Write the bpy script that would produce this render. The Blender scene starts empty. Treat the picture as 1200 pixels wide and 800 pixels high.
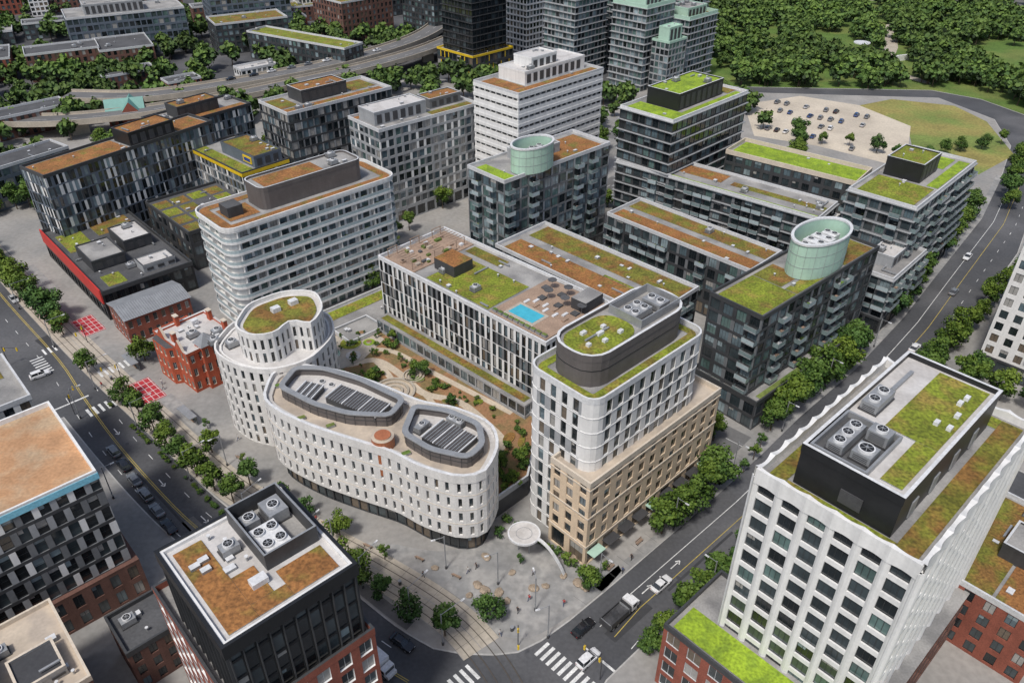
import bpy,bmesh,math,random
from mathutils import Vector,Matrix
import numpy as np
R=random.Random(11)
rad=math.radians
sc=bpy.context.scene
COL=sc.collection

# ------------------------------------------------------------ materials
MATS={}
def mk(name,col,rough=.8,var=.12,scale=.25,fine=2.5,fvar=.12,bump=0.,metal=0.,streak=0.,col2=None,c2scale=.1,c2edge=(.45,.6),spec=.5):
    m=bpy.data.materials.new(name);m.use_nodes=True
    nt=m.node_tree;N=nt.nodes;Lk=nt.links
    b=N['Principled BSDF'];b.inputs['Roughness'].default_value=rough;b.inputs['Metallic'].default_value=metal
    b.inputs['Specular IOR Level'].default_value=spec
    tc=N.new('ShaderNodeTexCoord')
    def noi(s,det=2,mp=None):
        n=N.new('ShaderNodeTexNoise');n.inputs['Scale'].default_value=s;n.inputs['Detail'].default_value=det
        if mp:
            mm=N.new('ShaderNodeMapping');mm.inputs['Scale'].default_value=mp
            Lk.new(tc.outputs['Object'],mm.inputs['Vector']);Lk.new(mm.outputs['Vector'],n.inputs['Vector'])
        else: Lk.new(tc.outputs['Object'],n.inputs['Vector'])
        return n
    def rng(n,lo,hi,a=.3,c=.7):
        r=N.new('ShaderNodeMapRange');r.inputs['From Min'].default_value=a;r.inputs['From Max'].default_value=c
        r.inputs['To Min'].default_value=lo;r.inputs['To Max'].default_value=hi
        Lk.new(n.outputs['Fac'],r.inputs['Value']);return r
    def mul(x,y):
        q=N.new('ShaderNodeMath');q.operation='MULTIPLY';Lk.new(x,q.inputs[0]);Lk.new(y,q.inputs[1]);return q.outputs[0]
    f=rng(noi(scale,3),1-var,1+var).outputs[0]
    nf=noi(fine,2)
    f=mul(f,rng(nf,1-fvar,1+fvar).outputs[0])
    if streak: f=mul(f,rng(noi(1.,2,(1.2,1.2,.07)),1-streak,1+streak*.4).outputs[0])
    vm=N.new('ShaderNodeVectorMath');vm.operation='SCALE'
    if col2:
        mx=N.new('ShaderNodeMix');mx.data_type='RGBA'
        mx.inputs['A'].default_value=(*col,1);mx.inputs['B'].default_value=(*col2,1)
        r=rng(noi(c2scale,5),0,1,*c2edge);r.clamp=True
        Lk.new(r.outputs[0],mx.inputs['Factor']);Lk.new(mx.outputs['Result'],vm.inputs[0])
    else: vm.inputs[0].default_value=col
    Lk.new(f,vm.inputs['Scale']);Lk.new(vm.outputs['Vector'],b.inputs['Base Color'])
    if bump:
        bp=N.new('ShaderNodeBump');bp.inputs['Strength'].default_value=bump;bp.inputs['Distance'].default_value=.2
        Lk.new(nf.outputs['Fac'],bp.inputs['Height']);Lk.new(bp.outputs['Normal'],b.inputs['Normal'])
    MATS[name]=m;return m
def mkleaf(name,c):
    m=bpy.data.materials.new(name);m.use_nodes=True
    N=m.node_tree.nodes;Lk=m.node_tree.links;b=N['Principled BSDF'];b.inputs['Roughness'].default_value=.65
    b.inputs['Specular IOR Level'].default_value=.3
    oi=N.new('ShaderNodeObjectInfo');mx=N.new('ShaderNodeMix');mx.data_type='RGBA'
    mx.inputs['A'].default_value=(c[0]*.7,c[1]*.82,c[2]*1.1,1);mx.inputs['B'].default_value=(c[0]*1.4,c[1]*1.15,c[2]*.8,1)
    Lk.new(oi.outputs['Random'],mx.inputs['Factor']);Lk.new(mx.outputs['Result'],b.inputs['Base Color']);MATS[name]=m
# surfaces
mk('asphalt',(.075,.077,.083),.9,.22,.06,1.5,.12,col2=(.112,.112,.117),c2scale=.04)
mk('asphalt_light',(.145,.143,.142),.9,.15,.08,2,.1)
mk('asphalt_dark',(.05,.051,.055),.9,.15,.3,2,.1)
mk('paving',(.33,.315,.295),.85,.13,.12,.9,.10,col2=(.25,.245,.235),c2scale=.06)
mk('plaza_paving',(.27,.268,.262),.8,.12,.15,.8,.12,col2=(.34,.33,.315),c2scale=.2)
mk('tram_concrete',(.44,.39,.32),.85,.12,.2,1.5,.1)
mk('city_ground',(.13,.13,.115),.95,.25,.03,.4,.2,col2=(.075,.105,.04),c2scale=.02)
mk('rail_steel',(.09,.075,.06),.5,.1)
mk('paint_white',(.68,.68,.66),.7,.18,.6,4,.2)
mk('paint_yellow',(.50,.38,.08),.7,.2,.6,4,.2)
mk('paint_red',(.42,.035,.045),.8,.15,.5,4,.12)
mk('kerb',(.44,.43,.41),.85)
mk('grass',(.095,.165,.03),.95,.2,.08,1.2,.25,.0,col2=(.15,.19,.045),c2scale=.05)
mk('dry_grass',(.30,.26,.08),.95,.2,.08,1,.25,col2=(.16,.21,.05),c2scale=.04)
mk('gravel_lot',(.58,.51,.41),.95,.10,.08,1.2,.10,col2=(.48,.42,.34),c2scale=.05)
mk('soil',(.33,.18,.09),.95,.15,.3,2,.2,col2=(.19,.14,.06),c2scale=.3)
mk('gravel_path',(.52,.44,.34),.95,.1)
# roofs
mk('sedum_green',(.18,.215,.02),.95,.28,.25,2.2,.45,.5,col2=(.24,.18,.04),c2scale=.35,c2edge=(.48,.68))
mk('sedum_lime',(.26,.37,.025),.95,.18,.25,2.2,.3,.4,col2=(.19,.28,.025),c2scale=.4)
mk('sedum_mixed',(.155,.155,.022),.95,.28,.25,2.2,.42,.5,col2=(.22,.115,.032),c2scale=.28,c2edge=(.42,.62))
mk('sedum_brown',(.28,.125,.04),.95,.22,.25,2.2,.38,.5,col2=(.18,.15,.03),c2scale=.3,c2edge=(.5,.7))
mk('roof_gravel',(.33,.32,.305),.95,.16,.2,3,.12,col2=(.23,.225,.22),c2scale=.15)
mk('roof_dark',(.085,.086,.09),.9,.2,.2,2,.15)
mk('roof_white',(.60,.58,.56),.85,.12,.2,2,.08,col2=(.44,.42,.40),c2scale=.2)
mk('roof_tan',(.52,.44,.35),.9,.12,.2,2,.08,col2=(.41,.35,.29),c2scale=.25)
mk('roof_orange',(.48,.27,.14),.9,.15,.3,2,.15,col2=(.42,.30,.19),c2scale=.15)
mk('deck',(.34,.24,.175),.8,.15,.4,3,.15)
mk('coping',(.58,.585,.59),.45,.08)
mk('coping_dark',(.055,.057,.06),.5,.08)
mk('metal_grey',(.34,.35,.36),.45,.12,.5,3,.1,metal=.3)
mk('metal_dark',(.06,.06,.063),.5,.15)
mk('metal_white',(.66,.665,.67),.45,.08,.5)
mk('fan_black',(.015,.015,.017),.6)
# walls
mk('white_panel',(.77,.765,.75),.55,.05,.3,2,.04,streak=.10)
mk('white_brick',(.75,.735,.71),.8,.06,.3,3,.08,streak=.08)
mk('cream',(.62,.54,.44),.8,.08,.3,3,.08,streak=.08)
mk('beige_brick',(.66,.52,.37),.85,.08,.4,4,.10,streak=.06)
mk('grey_panel',(.34,.35,.36),.6,.1,.3,2,.06,streak=.08)
mk('midgrey_panel',(.165,.172,.18),.6,.1,.3,2,.08,streak=.1)
mk('taupe_panel',(.125,.112,.108),.6,.1,.3,2,.06,streak=.08)
mk('dark_panel',(.052,.054,.058),.55,.15,.3,2,.1,streak=.1)
mk('black_panel',(.016,.017,.019),.45,.15,.3,2,.1)
mk('blue_grey_panel',(.12,.145,.18),.55,.1,.3,2,.08)
mk('red_brick',(.26,.08,.052),.9,.15,.5,5,.2,streak=.1)
mk('orange_brick',(.44,.095,.045),.9,.15,.5,5,.2,streak=.1)
mk('brown_brick',(.155,.078,.06),.9,.15,.5,5,.2,streak=.1)
mk('red_metal',(.55,.04,.03),.5,.08)
mk('yellow_metal',(.70,.48,.02),.5,.08)
mk('teal_metal',(.42,.60,.49),.55,.08,.3,2,.04)
mk('teal_dark',(.16,.34,.30),.55,.1,.3,2,.05)
mk('copper_panel',(.42,.15,.07),.5,.15)
mk('cyan_edge',(.25,.6,.75),.5,.05)
mk('stone',(.34,.27,.20),.9,.2,.8,3,.2,.5)
mk('bark',(.11,.08,.055),.95,.2,1,6,.2)
mk('glass_rail',(.20,.26,.265),.12,.1,spec=.8)
mk('glass_rail_pale',(.40,.48,.50),.15,.1,spec=.8)
mk('sign_blue',(.02,.05,.25),.5)
def glass(name,c,r=.07):
    m=mk(name,c,r,.4,.3,.12,.25,spec=.9);return m
glass('gl_dark',(.014,.019,.022));glass('gl_mid',(.045,.06,.066));glass('gl_blue',(.10,.14,.16))
glass('gl_teal',(.10,.16,.15));glass('gl_pale',(.23,.29,.31));mk('gl_blind',(.34,.33,.31),.25,.1);mk('gl_warm',(.15,.12,.09),.25,.2)
mk('frame_dark',(.03,.032,.035),.5,.1);mk('frame_light',(.5,.5,.5),.5,.1)
mk('water',(.07,.44,.57),.06,.08,.6,1.5,.06)
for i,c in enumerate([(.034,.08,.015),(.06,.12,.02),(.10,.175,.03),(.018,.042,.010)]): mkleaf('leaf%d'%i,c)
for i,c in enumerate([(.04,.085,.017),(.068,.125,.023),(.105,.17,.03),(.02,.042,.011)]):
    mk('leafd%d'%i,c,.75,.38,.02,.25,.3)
GD=['gl_dark','gl_dark','gl_dark','gl_mid','gl_mid','gl_blue','gl_warm','gl_blind']
GR=['gl_dark','gl_dark','gl_mid','gl_mid','gl_mid','gl_teal']
GL=['gl_blue','gl_teal','gl_mid','gl_mid','gl_dark','gl_blind']
GC=['gl_blue','gl_mid','gl_mid','gl_dark','gl_teal','gl_pale']

# ------------------------------------------------------------ helpers
def mesh_obj(name,V,F,MI,mats,parent=None,c=None,smooth=False):
    me=bpy.data.meshes.new(name);me.from_pydata(V,[],F)
    for m in mats: me.materials.append(MATS[m])
    if MI is not None and len(mats)>1: me.polygons.foreach_set('material_index',MI)
    if smooth: me.polygons.foreach_set('use_smooth',[True]*len(F))
    me.update()
    o=bpy.data.objects.new(name,me);COL.objects.link(o)
    if parent:
        o.parent=parent
        if c is not None: o.matrix_parent_inverse=Matrix.Translation(-c)
    return o
def ccw(p):
    a=sum(p[i][0]*p[(i+1)%len(p)][1]-p[(i+1)%len(p)][0]*p[i][1] for i in range(len(p)))
    return list(p) if a>0 else list(p)[::-1]
def offs(p,d):
    n=len(p);o=[]
    for i in range(n):
        a=Vector(p[i-1]);b=Vector(p[i]);c=Vector(p[(i+1)%n])
        e1=(b-a).normalized();e2=(c-b).normalized()
        n1=Vector((e1.y,-e1.x));n2=Vector((e2.y,-e2.x));k=(n1+n2)
        if k.length<1e-4:k=n1
        k.normalize();s=d/max(.35,k.dot(n1));q=b+k*s;o.append((q.x,q.y))
    return o
def spline(p,closed=True,per=6):
    n=len(p);o=[]
    rngi=range(n if closed else n-1)
    for i in rngi:
        P=[Vector(p[(i+k)%n] if closed else p[min(max(i+k,0),n-1)]) for k in (-1,0,1,2)]
        for j in range(per):
            t=j/per
            q=.5*((2*P[1])+(P[2]-P[0])*t+(2*P[0]-5*P[1]+4*P[2]-P[3])*t*t+(3*P[1]-P[0]-3*P[2]+P[3])*t**3)
            o.append((q.x,q.y))
    if not closed:o.append(tuple(p[-1]))
    return o
def resample(p,step,closed=True):
    pts=[Vector(q) for q in p]+([Vector(p[0])] if closed else [])
    L=[0]
    for i in range(1,len(pts)):L.append(L[-1]+(pts[i]-pts[i-1]).length)
    n=max(3,round(L[-1]/step));o=[];k=0
    for i in range(n if closed else n+1):
        s=L[-1]*i/n
        while k<len(L)-2 and L[k+1]<s:k+=1
        t=(s-L[k])/max(1e-6,L[k+1]-L[k]);q=pts[k].lerp(pts[k+1],t);o.append((q.x,q.y))
    return o
def fillet(p,r,seg=4):
    n=len(p);o=[]
    for i in range(n):
        a=Vector(p[i-1]);b=Vector(p[i]);c=Vector(p[(i+1)%n])
        k=min(r,(a-b).length*.45,(c-b).length*.45);p0=b+(a-b).normalized()*k;p2=b+(c-b).normalized()*k
        for j in range(seg+1):
            t=j/seg;q=p0*(1-t)**2+b*2*t*(1-t)+p2*t*t;o.append((q.x,q.y))
    return o
def rrect(F,ang,wR,wL,r=0,seg=4):
    a=rad(ang);u=Vector((math.cos(a),math.sin(a)));v=Vector((-u.y,u.x));F=Vector(F)
    if r<=0: return [tuple(F),tuple(F+u*wR),tuple(F+u*wR+v*wL),tuple(F+v*wL)]
    o=[]
    for (cx,cy,s) in ((r,r,180),(wR-r,r,270),(wR-r,wL-r,0),(r,wL-r,90)):
        for k in range(seg+1):
            t=rad(s+90*k/seg);q=F+u*(cx+r*math.cos(t))+v*(cy+r*math.sin(t));o.append((q.x,q.y))
    return o
def locf(F,ang):
    a=rad(ang);u=Vector((math.cos(a),math.sin(a)));v=Vector((-u.y,u.x));F=Vector(F)
    def f(x,y):
        q=F+u*x+v*y;return (q.x,q.y)
    return f
class Bld:
    def __init__(s,name):s.name=name;s.p={}
    def P(s,part):
        if part not in s.p:s.p[part]=([],[],[],[])
        return s.p[part]
    def f(s,part,pts,mat):
        V,F,MI,M=s.P(part)
        if mat not in M:M.append(mat)
        k=len(V);V.extend(pts);F.append(tuple(range(k,k+len(pts))));MI.append(M.index(mat))
    def prism(s,part,poly,z0,z1,ms,mt=None,bottom=False):
        n=len(poly)
        for i in range(n):
            a=poly[i];b=poly[(i+1)%n]
            s.f(part,[(*a,z0),(*b,z0),(*b,z1),(*a,z1)],ms)
        s.f(part,[(*q,z1) for q in poly],mt or ms)
        if bottom:s.f(part,[(*q,z0) for q in poly][::-1],ms)
    def ring(s,part,o,i_,z0,z1,mat,mt=None,bottom=False):
        n=len(o);mt=mt or mat
        for k in range(n):
            a=o[k];b=o[(k+1)%n];c=i_[k];d=i_[(k+1)%n]
            s.f(part,[(*a,z0),(*b,z0),(*b,z1),(*a,z1)],mat)
            s.f(part,[(*d,z0),(*c,z0),(*c,z1),(*d,z1)],mat)
            s.f(part,[(*a,z1),(*b,z1),(*d,z1),(*c,z1)],mt)
            if bottom:s.f(part,[(*b,z0),(*a,z0),(*c,z0),(*d,z0)],mat)
    def box(s,part,x,y,z0,w,d,h,ang,ms,mt=None):
        f=locf((x,y),ang);s.prism(part,[f(-w/2,-d/2),f(w/2,-d/2),f(w/2,d/2),f(-w/2,d/2)],z0,z0+h,ms,mt,True)
    def cyl(s,part,x,y,z0,r,h,ms,mt=None,n=14,ry=None,ang=0,r2=None):
        f=locf((x,y),ang);ry=ry or r
        P=[f(r*math.cos(2*math.pi*k/n),ry*math.sin(2*math.pi*k/n)) for k in range(n)]
        s.prism(part,P,z0,z0+h,ms,mt,True)
    def facade(s,a,b,z0,z1,st,lod=0):
        a=Vector(a);b=Vector(b);L=(b-a).length
        if L<.3:return
        d=(b-a)/L;nn=Vector((d.y,-d.x))
        def q(part,u0,u1,y0,y1,o,mat):
            p=a+d*u0+nn*o;r=a+d*u1+nn*o
            s.f(part,[(p.x,p.y,y0),(r.x,r.y,y0),(r.x,r.y,y1),(p.x,p.y,y1)],mat)
        def q3(part,pts,mat):
            s.f(part,[((a+d*u+nn*o).x,(a+d*u+nn*o).y,z) for u,o,z in pts],mat)
        nf=max(1,round((z1-z0)/st.get('fh',3.1)));fh=(z1-z0)/nf
        nb=max(1,round(L/st.get('bw',3.)));bw=L/nb
        wf=st.get('wf',.6);wall=st['wall'];piers=st.get('pier',[wall]);dp=st.get('dp',.2)
        sp=st.get('span',wall);G=st.get('glass',GD);fr=st.get('frame','frame_dark');mull=st.get('mull',1)
        if L<1.2: q('walls',0,L,z0,z1,0,wall);return
        cols=[R.random() for _ in range(nb)]
        bal=st.get('balc',0)
        for i in range(nf):
            zb=z0+i*fh;w0=zb+st.get('sill',.2)*fh;w1=zb+st.get('head',.88)*fh
            q('walls',0,L,zb,w0,0,sp);q('walls',0,L,w1,zb+fh,0,sp)
            sh=st.get('shift',0)*bw*(1 if i%2 else -1)
            u=0;
            for j in range(nb):
                ww=wf*bw
                if st.get('jit'): ww*=R.uniform(1-st['jit'],1)
                c=(j+.5)*bw+sh
                if st.get('jit'):c+=R.uniform(-1,1)*st['jit']*.3*bw
                x0=max(.12,c-ww/2);x1=min(L-.12,c+ww/2)
                if x0<u+.05:x0=u+.05
                if x1-x0<.3:continue
                q('walls',u,x0,w0,w1,0,R.choice(piers));u=x1
                g=R.choice(G)
                q('windows',x0,x1,w0,w1,-dp,g)
                rm=st.get('reveal',wall)
                q3('walls',[(x0,0,w0),(x0,-dp,w0),(x0,-dp,w1),(x0,0,w1)],rm)
                q3('walls',[(x1,-dp,w0),(x1,0,w0),(x1,0,w1),(x1,-dp,w1)],rm)
                q3('walls',[(x0,0,w0),(x1,0,w0),(x1,-dp,w0),(x0,-dp,w0)],rm)
                if not lod:
                    q3('walls',[(x0,-dp,w1),(x1,-dp,w1),(x1,0,w1),(x0,0,w1)],rm)
                    o=-dp+.04;t=.07
                    q('frames',x0,x0+t,w0,w1,o,fr);q('frames',x1-t,x1,w0,w1,o,fr)
                    q('frames',x0+t,x1-t,w0,w0+t,o,fr);q('frames',x0+t,x1-t,w1-t,w1,o,fr)
                    for k in range(mull):
                        xm=x0+(x1-x0)*(k+1)/(mull+1);q('frames',xm-.035,xm+.035,w0+t,w1-t,o,fr)
                    if st.get('trans'):
                        zm=w0+(w1-w0)*st['trans'];q('frames',x0+t,x1-t,zm-.035,zm+.035,o+.003,fr)
                    if g!='gl_blind' and R.random()<st.get('blind',.2):
                        zz=w1-(w1-w0)*R.uniform(.2,.6);xe=x1-t if R.random()<.5 else (x0+x1)/2
                        q('windows',x0+t,xe,zz,w1-t,-dp+.015,'gl_blind' if R.random()<.5 else 'gl_pale')
                if bal and i>0 and (cols[j]<bal):
                    bm=st.get('balm','white_panel');D=st.get('bald',1.4);xa=j*bw+.15;xb=(j+1)*bw-.15
                    q3('balconies',[(xa,.004,zb+.1),(xa,D,zb+.1),(xb,D,zb+.1),(xb,.004,zb+.1)][::-1],bm)
                    q3('balconies',[(xa,.004,zb-.1),(xa,D,zb-.1),(xb,D,zb-.1),(xb,.004,zb-.1)],bm)
                    q('balconies',xa,xb,zb-.1,zb+.1,D,bm)
                    q3('balconies',[(xa,0,zb-.1),(xa,D,zb-.1),(xa,D,zb+1.1),(xa,0,zb+1.1)],'glass_rail')
                    q3('balconies',[(xb,0,zb-.1),(xb,D,zb-.1),(xb,D,zb+1.1),(xb,0,zb+1.1)],'glass_rail')
                    q('balconies',xa,xb,zb+.12,zb+1.1,D-.01,R.choice(('glass_rail','glass_rail_pale')))
                    q('balconies',xa,xb,zb+1.1,zb+1.17,D,'frame_light')
                    if R.random()<.5:
                        p=a+d*R.uniform(xa+.5,xb-.5)+nn*.7;s.box('balcony_furniture',p.x,p.y,zb+.104,.7,.6,.6,R.uniform(0,90),R.choice(('metal_white','roof_dark','deck','grass')))
            q('walls',u,L,w0,w1,0,R.choice(piers))
        if st.get('pleat'):
            pr=st['pleat'];hw=bw*(1-wf)*.5;K=4
            for j in range(nb+1):
                c=j*bw
                prof=[(c-hw+2*hw*k/K,.003+pr*math.sin(math.pi*k/K)) for k in range(K+1)]
                for k in range(K):
                    (x0,o0),(x1,o1)=prof[k],prof[k+1]
                    q3('walls',[(x0,o0,z0),(x1,o1,z0),(x1,o1,z1),(x0,o0,z1)],wall)
                q3('walls',[(x,o,z1) for x,o in prof],wall)
        if st.get('fin'):
            fd,fw,fm=st['fin']
            for j in range(nb+1):
                c=min(max(j*bw,fw),L-fw)
                q3('fins',[(c-fw,0,z0),(c-fw,fd,z0),(c-fw,fd,z1),(c-fw,0,z1)],fm)
                q3('fins',[(c+fw,fd,z0),(c+fw,0,z0),(c+fw,0,z1),(c+fw,fd,z1)],fm)
                q('fins',c-fw,c+fw,z0,z1,fd,fm)
    def walls(s,poly,z0,z1,st,vis=None):
        n=len(poly)
        for i in range(n):
            a=poly[i];b=poly[(i+1)%n]
            dx,dy=b[0]-a[0],b[1]-a[1];nx,ny=dy,-dx
            mx,my=(a[0]+b[0])/2,(a[1]+b[1])/2
            front=(nx*(-mx)+ny*(-my))>0
            dist=math.hypot(mx,my)
            s_=st[i%len(st)] if isinstance(st,list) else st
            s.facade(a,b,z0,z1,s_,lod=0 if (front and dist<260) else 1)
    def slabs(s,poly,z0,z1,fh,pr,t,mat,rail=None,rh=1.):
        nf=max(1,round((z1-z0)/fh));h=(z1-z0)/nf
        for i in range(1,nf+1):
            z=z0+i*h
            s.ring('balconies',offs(poly,pr),offs(poly,-.02),z-t,z,mat,bottom=True)
            if rail and i<nf: s.ring('balconies',offs(poly,pr-.03),offs(poly,pr-.1),z+.003,z+rh,rail)
    def roof(s,poly,z,surf='roof_gravel',par=.8,cm='coping',inn=None):
        s.f('roof',[(*q,z) for q in poly],surf)
        s.ring('parapet',offs(poly,.06),offs(poly,-.3),z-.25,z+par,inn or cm,cm)
    def sed(s,f,u0,u1,v0,v1,z,mat):
        P=[f(u0,v0),f(u1,v0),f(u1,v1),f(u0,v1)]
        s.prism('green_roof',P,z+.004,z+.16,'metal_grey',mat)
    def fan(s,x,y,z,r=.7):
        s.cyl('rooftop_units',x,y,z,r,.35,'metal_white',n=16)
        s.cyl('rooftop_units',x,y,z+.35,r*.82,.02,'fan_black',n=16)
        for k in range(3):s.box('rooftop_units',x,y,z+.372+k*.004,r*1.5,.07,.02,60*k,'metal_grey')
        s.cyl('rooftop_units',x,y,z+.405,r*.2,.08,'metal_grey',n=8)
    def hvac(s,x,y,z,w,d,h,ang,fans=True,mat='metal_grey'):
        s.box('rooftop_units',x,y,z,w+.3,d+.3,.2,ang,'metal_dark')
        s.box('rooftop_units',x,y,z+.2,w,d,h,ang,mat)
        f=locf((x,y),ang)
        for k in range(int(h/.25)-1): s.box('rooftop_units',x,y,z+.35+k*.25,w+.06,d*.75,.1,ang,'metal_dark')
        if fans:
            n=max(1,int(w/1.7));m=max(1,int(d/1.7))
            for i in range(n):
                for j in range(m):
                    fx,fy=f(-w/2+(i+.5)*w/n,-d/2+(j+.5)*d/m);s.fan(fx,fy,z+h+.2,min(.75,w/n*.42,d/m*.42))
    def clutter(s,f,u0,u1,v0,v1,z,n,ang):
        for _ in range(n):
            x,y=f(R.uniform(u0,u1),R.uniform(v0,v1));k=R.random()
            if k<.35:
                s.cyl('rooftop_units',x,y,z,.14,.7,'metal_grey',n=8);s.cyl('rooftop_units',x,y,z+.7,.26,.12,'metal_white',n=8)
            elif k<.7: s.box('rooftop_units',x,y,z,R.uniform(.6,1.4),R.uniform(.6,1.1),R.uniform(.3,.8),ang,'metal_grey','metal_white')
            elif k<.85: s.hvac(x,y,z,2.2,1.6,1.0,ang)
            else: s.box('rooftop_units',x,y,z+.25,R.uniform(2,5),.35,.3,ang+90*R.randint(0,1),'metal_grey')
    def done(s):
        allv=[v for p in s.p.values() for v in p[0]]
        c=Vector((sum(v[0] for v in allv)/len(allv),sum(v[1] for v in allv)/len(allv),0))
        e=bpy.data.objects.new(s.name,None);e.location=c;e.empty_display_size=3;COL.objects.link(e)
        for part,(V,F,MI,M) in s.p.items(): mesh_obj(part,V,F,MI,M,e,c)
        return e
def flat(name,poly,z,mat,kerb=None):
    b=Bld(name)
    poly=ccw(poly)
    if kerb is not None:
        b.prism(name,poly,kerb,z,'kerb','kerb');
        V,F,MI,M=b.p[name]
        F.pop();MI.pop()
        n=len(poly)
        inn=offs(poly,-.25)
        for k in range(n):
            a=poly[k];c=poly[(k+1)%n]
            b.f(name,[(*a,z),(*c,z),(*inn[(k+1)%n],z),(*inn[k],z)],'kerb')
        b.f(name,[(*q,z) for q in inn],mat)
    else: b.f(name,[(*q,z) for q in poly],mat)
    V,F,MI,M=b.p[name]
    return mesh_obj(name,V,F,MI,M)
def ribbon(pts,w,z,mat,V,F,off=0,dash=None):
    P=[Vector(p) for p in pts];s=0
    def nrm(i):
        a=P[max(i-1,0)];b=P[min(i+1,len(P)-1)];d=(b-a).normalized();return Vector((-d.y,d.x))
    for i in range(len(P)-1):
        L=(P[i+1]-P[i]).length;s+=L
        if dash and (s%(dash[0]+dash[1]))>dash[0]:continue
        n0=nrm(i);n1=nrm(i+1)
        q=[P[i]+n0*(off-w/2),P[i+1]+n1*(off-w/2),P[i+1]+n1*(off+w/2),P[i]+n0*(off+w/2)]
        k=len(V);V.extend([(v.x,v.y,z) for v in q]);F.append((k,k+1,k+2,k+3))
def strip_obj(name,items):
    M=[];V=[];F=[];MI=[]
    for (pts,w,z,mat,off,dash) in items:
        n=len(F);ribbon(pts,w,z,mat,V,F,off,dash)
        if mat not in M:M.append(mat)
        MI+= [M.index(mat)]*(len(F)-n)
    return mesh_obj(name,V,F,MI,M)

# ------------------------------------------------------------ ground & roads
flat('ground',[(-3000,-1500),(3000,-1500),(3000,5000),(-3000,5000)],-.03,'city_ground')
flat('road',[(-330,-20),(330,-20),(330,700),(-420,700)],0,'asphalt')
S1R=[(-175,232),(-158,215),(-136,192),(-109,165),(-96,150),(-82,134.5),(-68,120.5),(-57,110.5),(-44,101),(-31,92),(-20,83),(-13,78.5)]
CEN=spline(S1R,False,4)+[(-8,77.5),(-3,77.3),(1,77.8),(5,80),(10,84),(18.2,91.5),(43,115),(55,127),(66,138.5),(85,157),(107,181),(127,205),(159,243),(185,280),(204,310),(214,343),(203,374),(100,384),(40,398),(-40,405),(-120,395),(-205,350),(-225,290),(-200,255)]
flat('pavement',CEN,.12,'paving',0)
flat('pavement',spline([(-102,138),(-88,124),(-75,111.5),(-64,102),(-50,92),(-39,84),(-28.5,76),(-20,68.5),(-15.5,63)],False,4)+[(-15,59),(-19,55),(-40,35),(-70,10),(-150,60),(-138,104)],.12,'paving',0)
flat('pavement',[(-127,157),(-140,170),(-172,204),(-190,226),(-230,262),(-310,262),(-260,60),(-150,134)],.12,'paving',0)
flat('pavement',[(12.5,69),(15,73),(29.5,86.8),(39,96),(70,124.5),(76,124.5),(130,72),(100,0),(60,10),(14,63)],.12,'paving',0)
flat('pavement',[(90,136),(88,141),(104,156),(124,179),(157,217),(180,250),(203,290),(225,330),(330,330),(330,30),(190,40)],.12,'paving',0)
flat('park_lawn',[(60,405),(110,392),(205,386),(222,372),(232,345),(330,345),(330,700),(50,700)],.12,'grass',0)
flat('lawn',[(200,300),(176,280),(160,300),(172,335),(160,362),(180,372),(205,362),(209,340)],.124,'dry_grass')
flat('parking_lot',[(102,322),(108,364),(138,377),(161,363),(173,334),(151,286),(125,310)],.126,'gravel_lot')
flat('plaza',spline([(-12,86),(0,80.5),(8,83.5),(20,94.5),(14,97.5),(7,101),(-4,108),(-8,101),(-14,99),(-24,101),(-28,99.5)],True,3),.124,'plaza_paving')
TR=spline([(-172,228),(-150,205),(-127,181.5),(-102,157),(-80,136.5),(-58,116.5),(-40,104.5),(-24,94.5),(-12,86),(-5,78.5),(0,70),(4,58),(14,40)],False,8)
strip_obj('tram_trackbed',[(TR[:-24],7.2,.128,'tram_concrete',0,None)])
it=[]
for o in (-2.5,-1.05,1.05,2.5): it.append((TR,.16,.136,'rail_steel',o,None))
for o in (-3.6,3.6,0): it.append((TR[:-24],.12,.132,'roof_gravel',o,None))
strip_obj('tram_track',it)
strip_obj('tram_stop',[(TR[8:14],3.0,.14,'plaza_paving',5.5,None),(TR[30:37],3.,.14,'plaza_paving',5.5,None)])
KR=resample(spline(S1R,False,4),2.,False)
S2L=resample([(9,80),(18.2,90.5),(43,113.5),(55,125.5),(66,137),(85,155),(107,179),(127,203),(159,241),(185,278)],2.,False)
strip_obj('tree_strip_paving',[(KR[:-3],2.2,.124,'asphalt_light',1.6,None),(S2L[6:],2.0,.124,'plaza_paving',2.0,None)])
# fine expansion joints across the tram bed and sidewalk
jo=[]
for k in range(4,len(TR)-26,2):
    p=Vector(TR[k]);d=(Vector(TR[k+1])-p).normalized();n=Vector((-d.y,d.x));q0=p-n*3.6;q1=p+n*3.6;jo.append(([tuple(q0),tuple(q1)],.06,.130,'asphalt_light',0,None))
for k in range(4,len(S2L)-8,2):
    p=Vector(S2L[k]);d=(Vector(S2L[k+1])-p).normalized();n=Vector((-d.y,d.x));q0=p+n*1.6;q1=p+n*4.6;jo.append(([tuple(q0),tuple(q1)],.06,.130,'asphalt_light',0,None))
strip_obj('paving_joints',jo)
inner=[[(-28,210),(0,236),(36,270),(60,310),(70,370)],[(14,178),(52,214),(90,256)],[(-160,262),(-110,300),(-40,330),(60,320)],[(50,128),(20,156),(-20,196),(-70,240),(-95,300)],[(95,168),(70,192),(36,226),(10,252),(-20,300)],[(120,250),(96,290),(90,360)]]
strip_obj('road',[(resample(spline(p,False),4,False),8,.1235,'asphalt_light',0,None) for p in inner])
strip_obj('road_marking',[(resample(spline(p,False),4,False),.14,.131,'paint_white',0,(6,6)) for p in inner])
mk_items=[]
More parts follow.
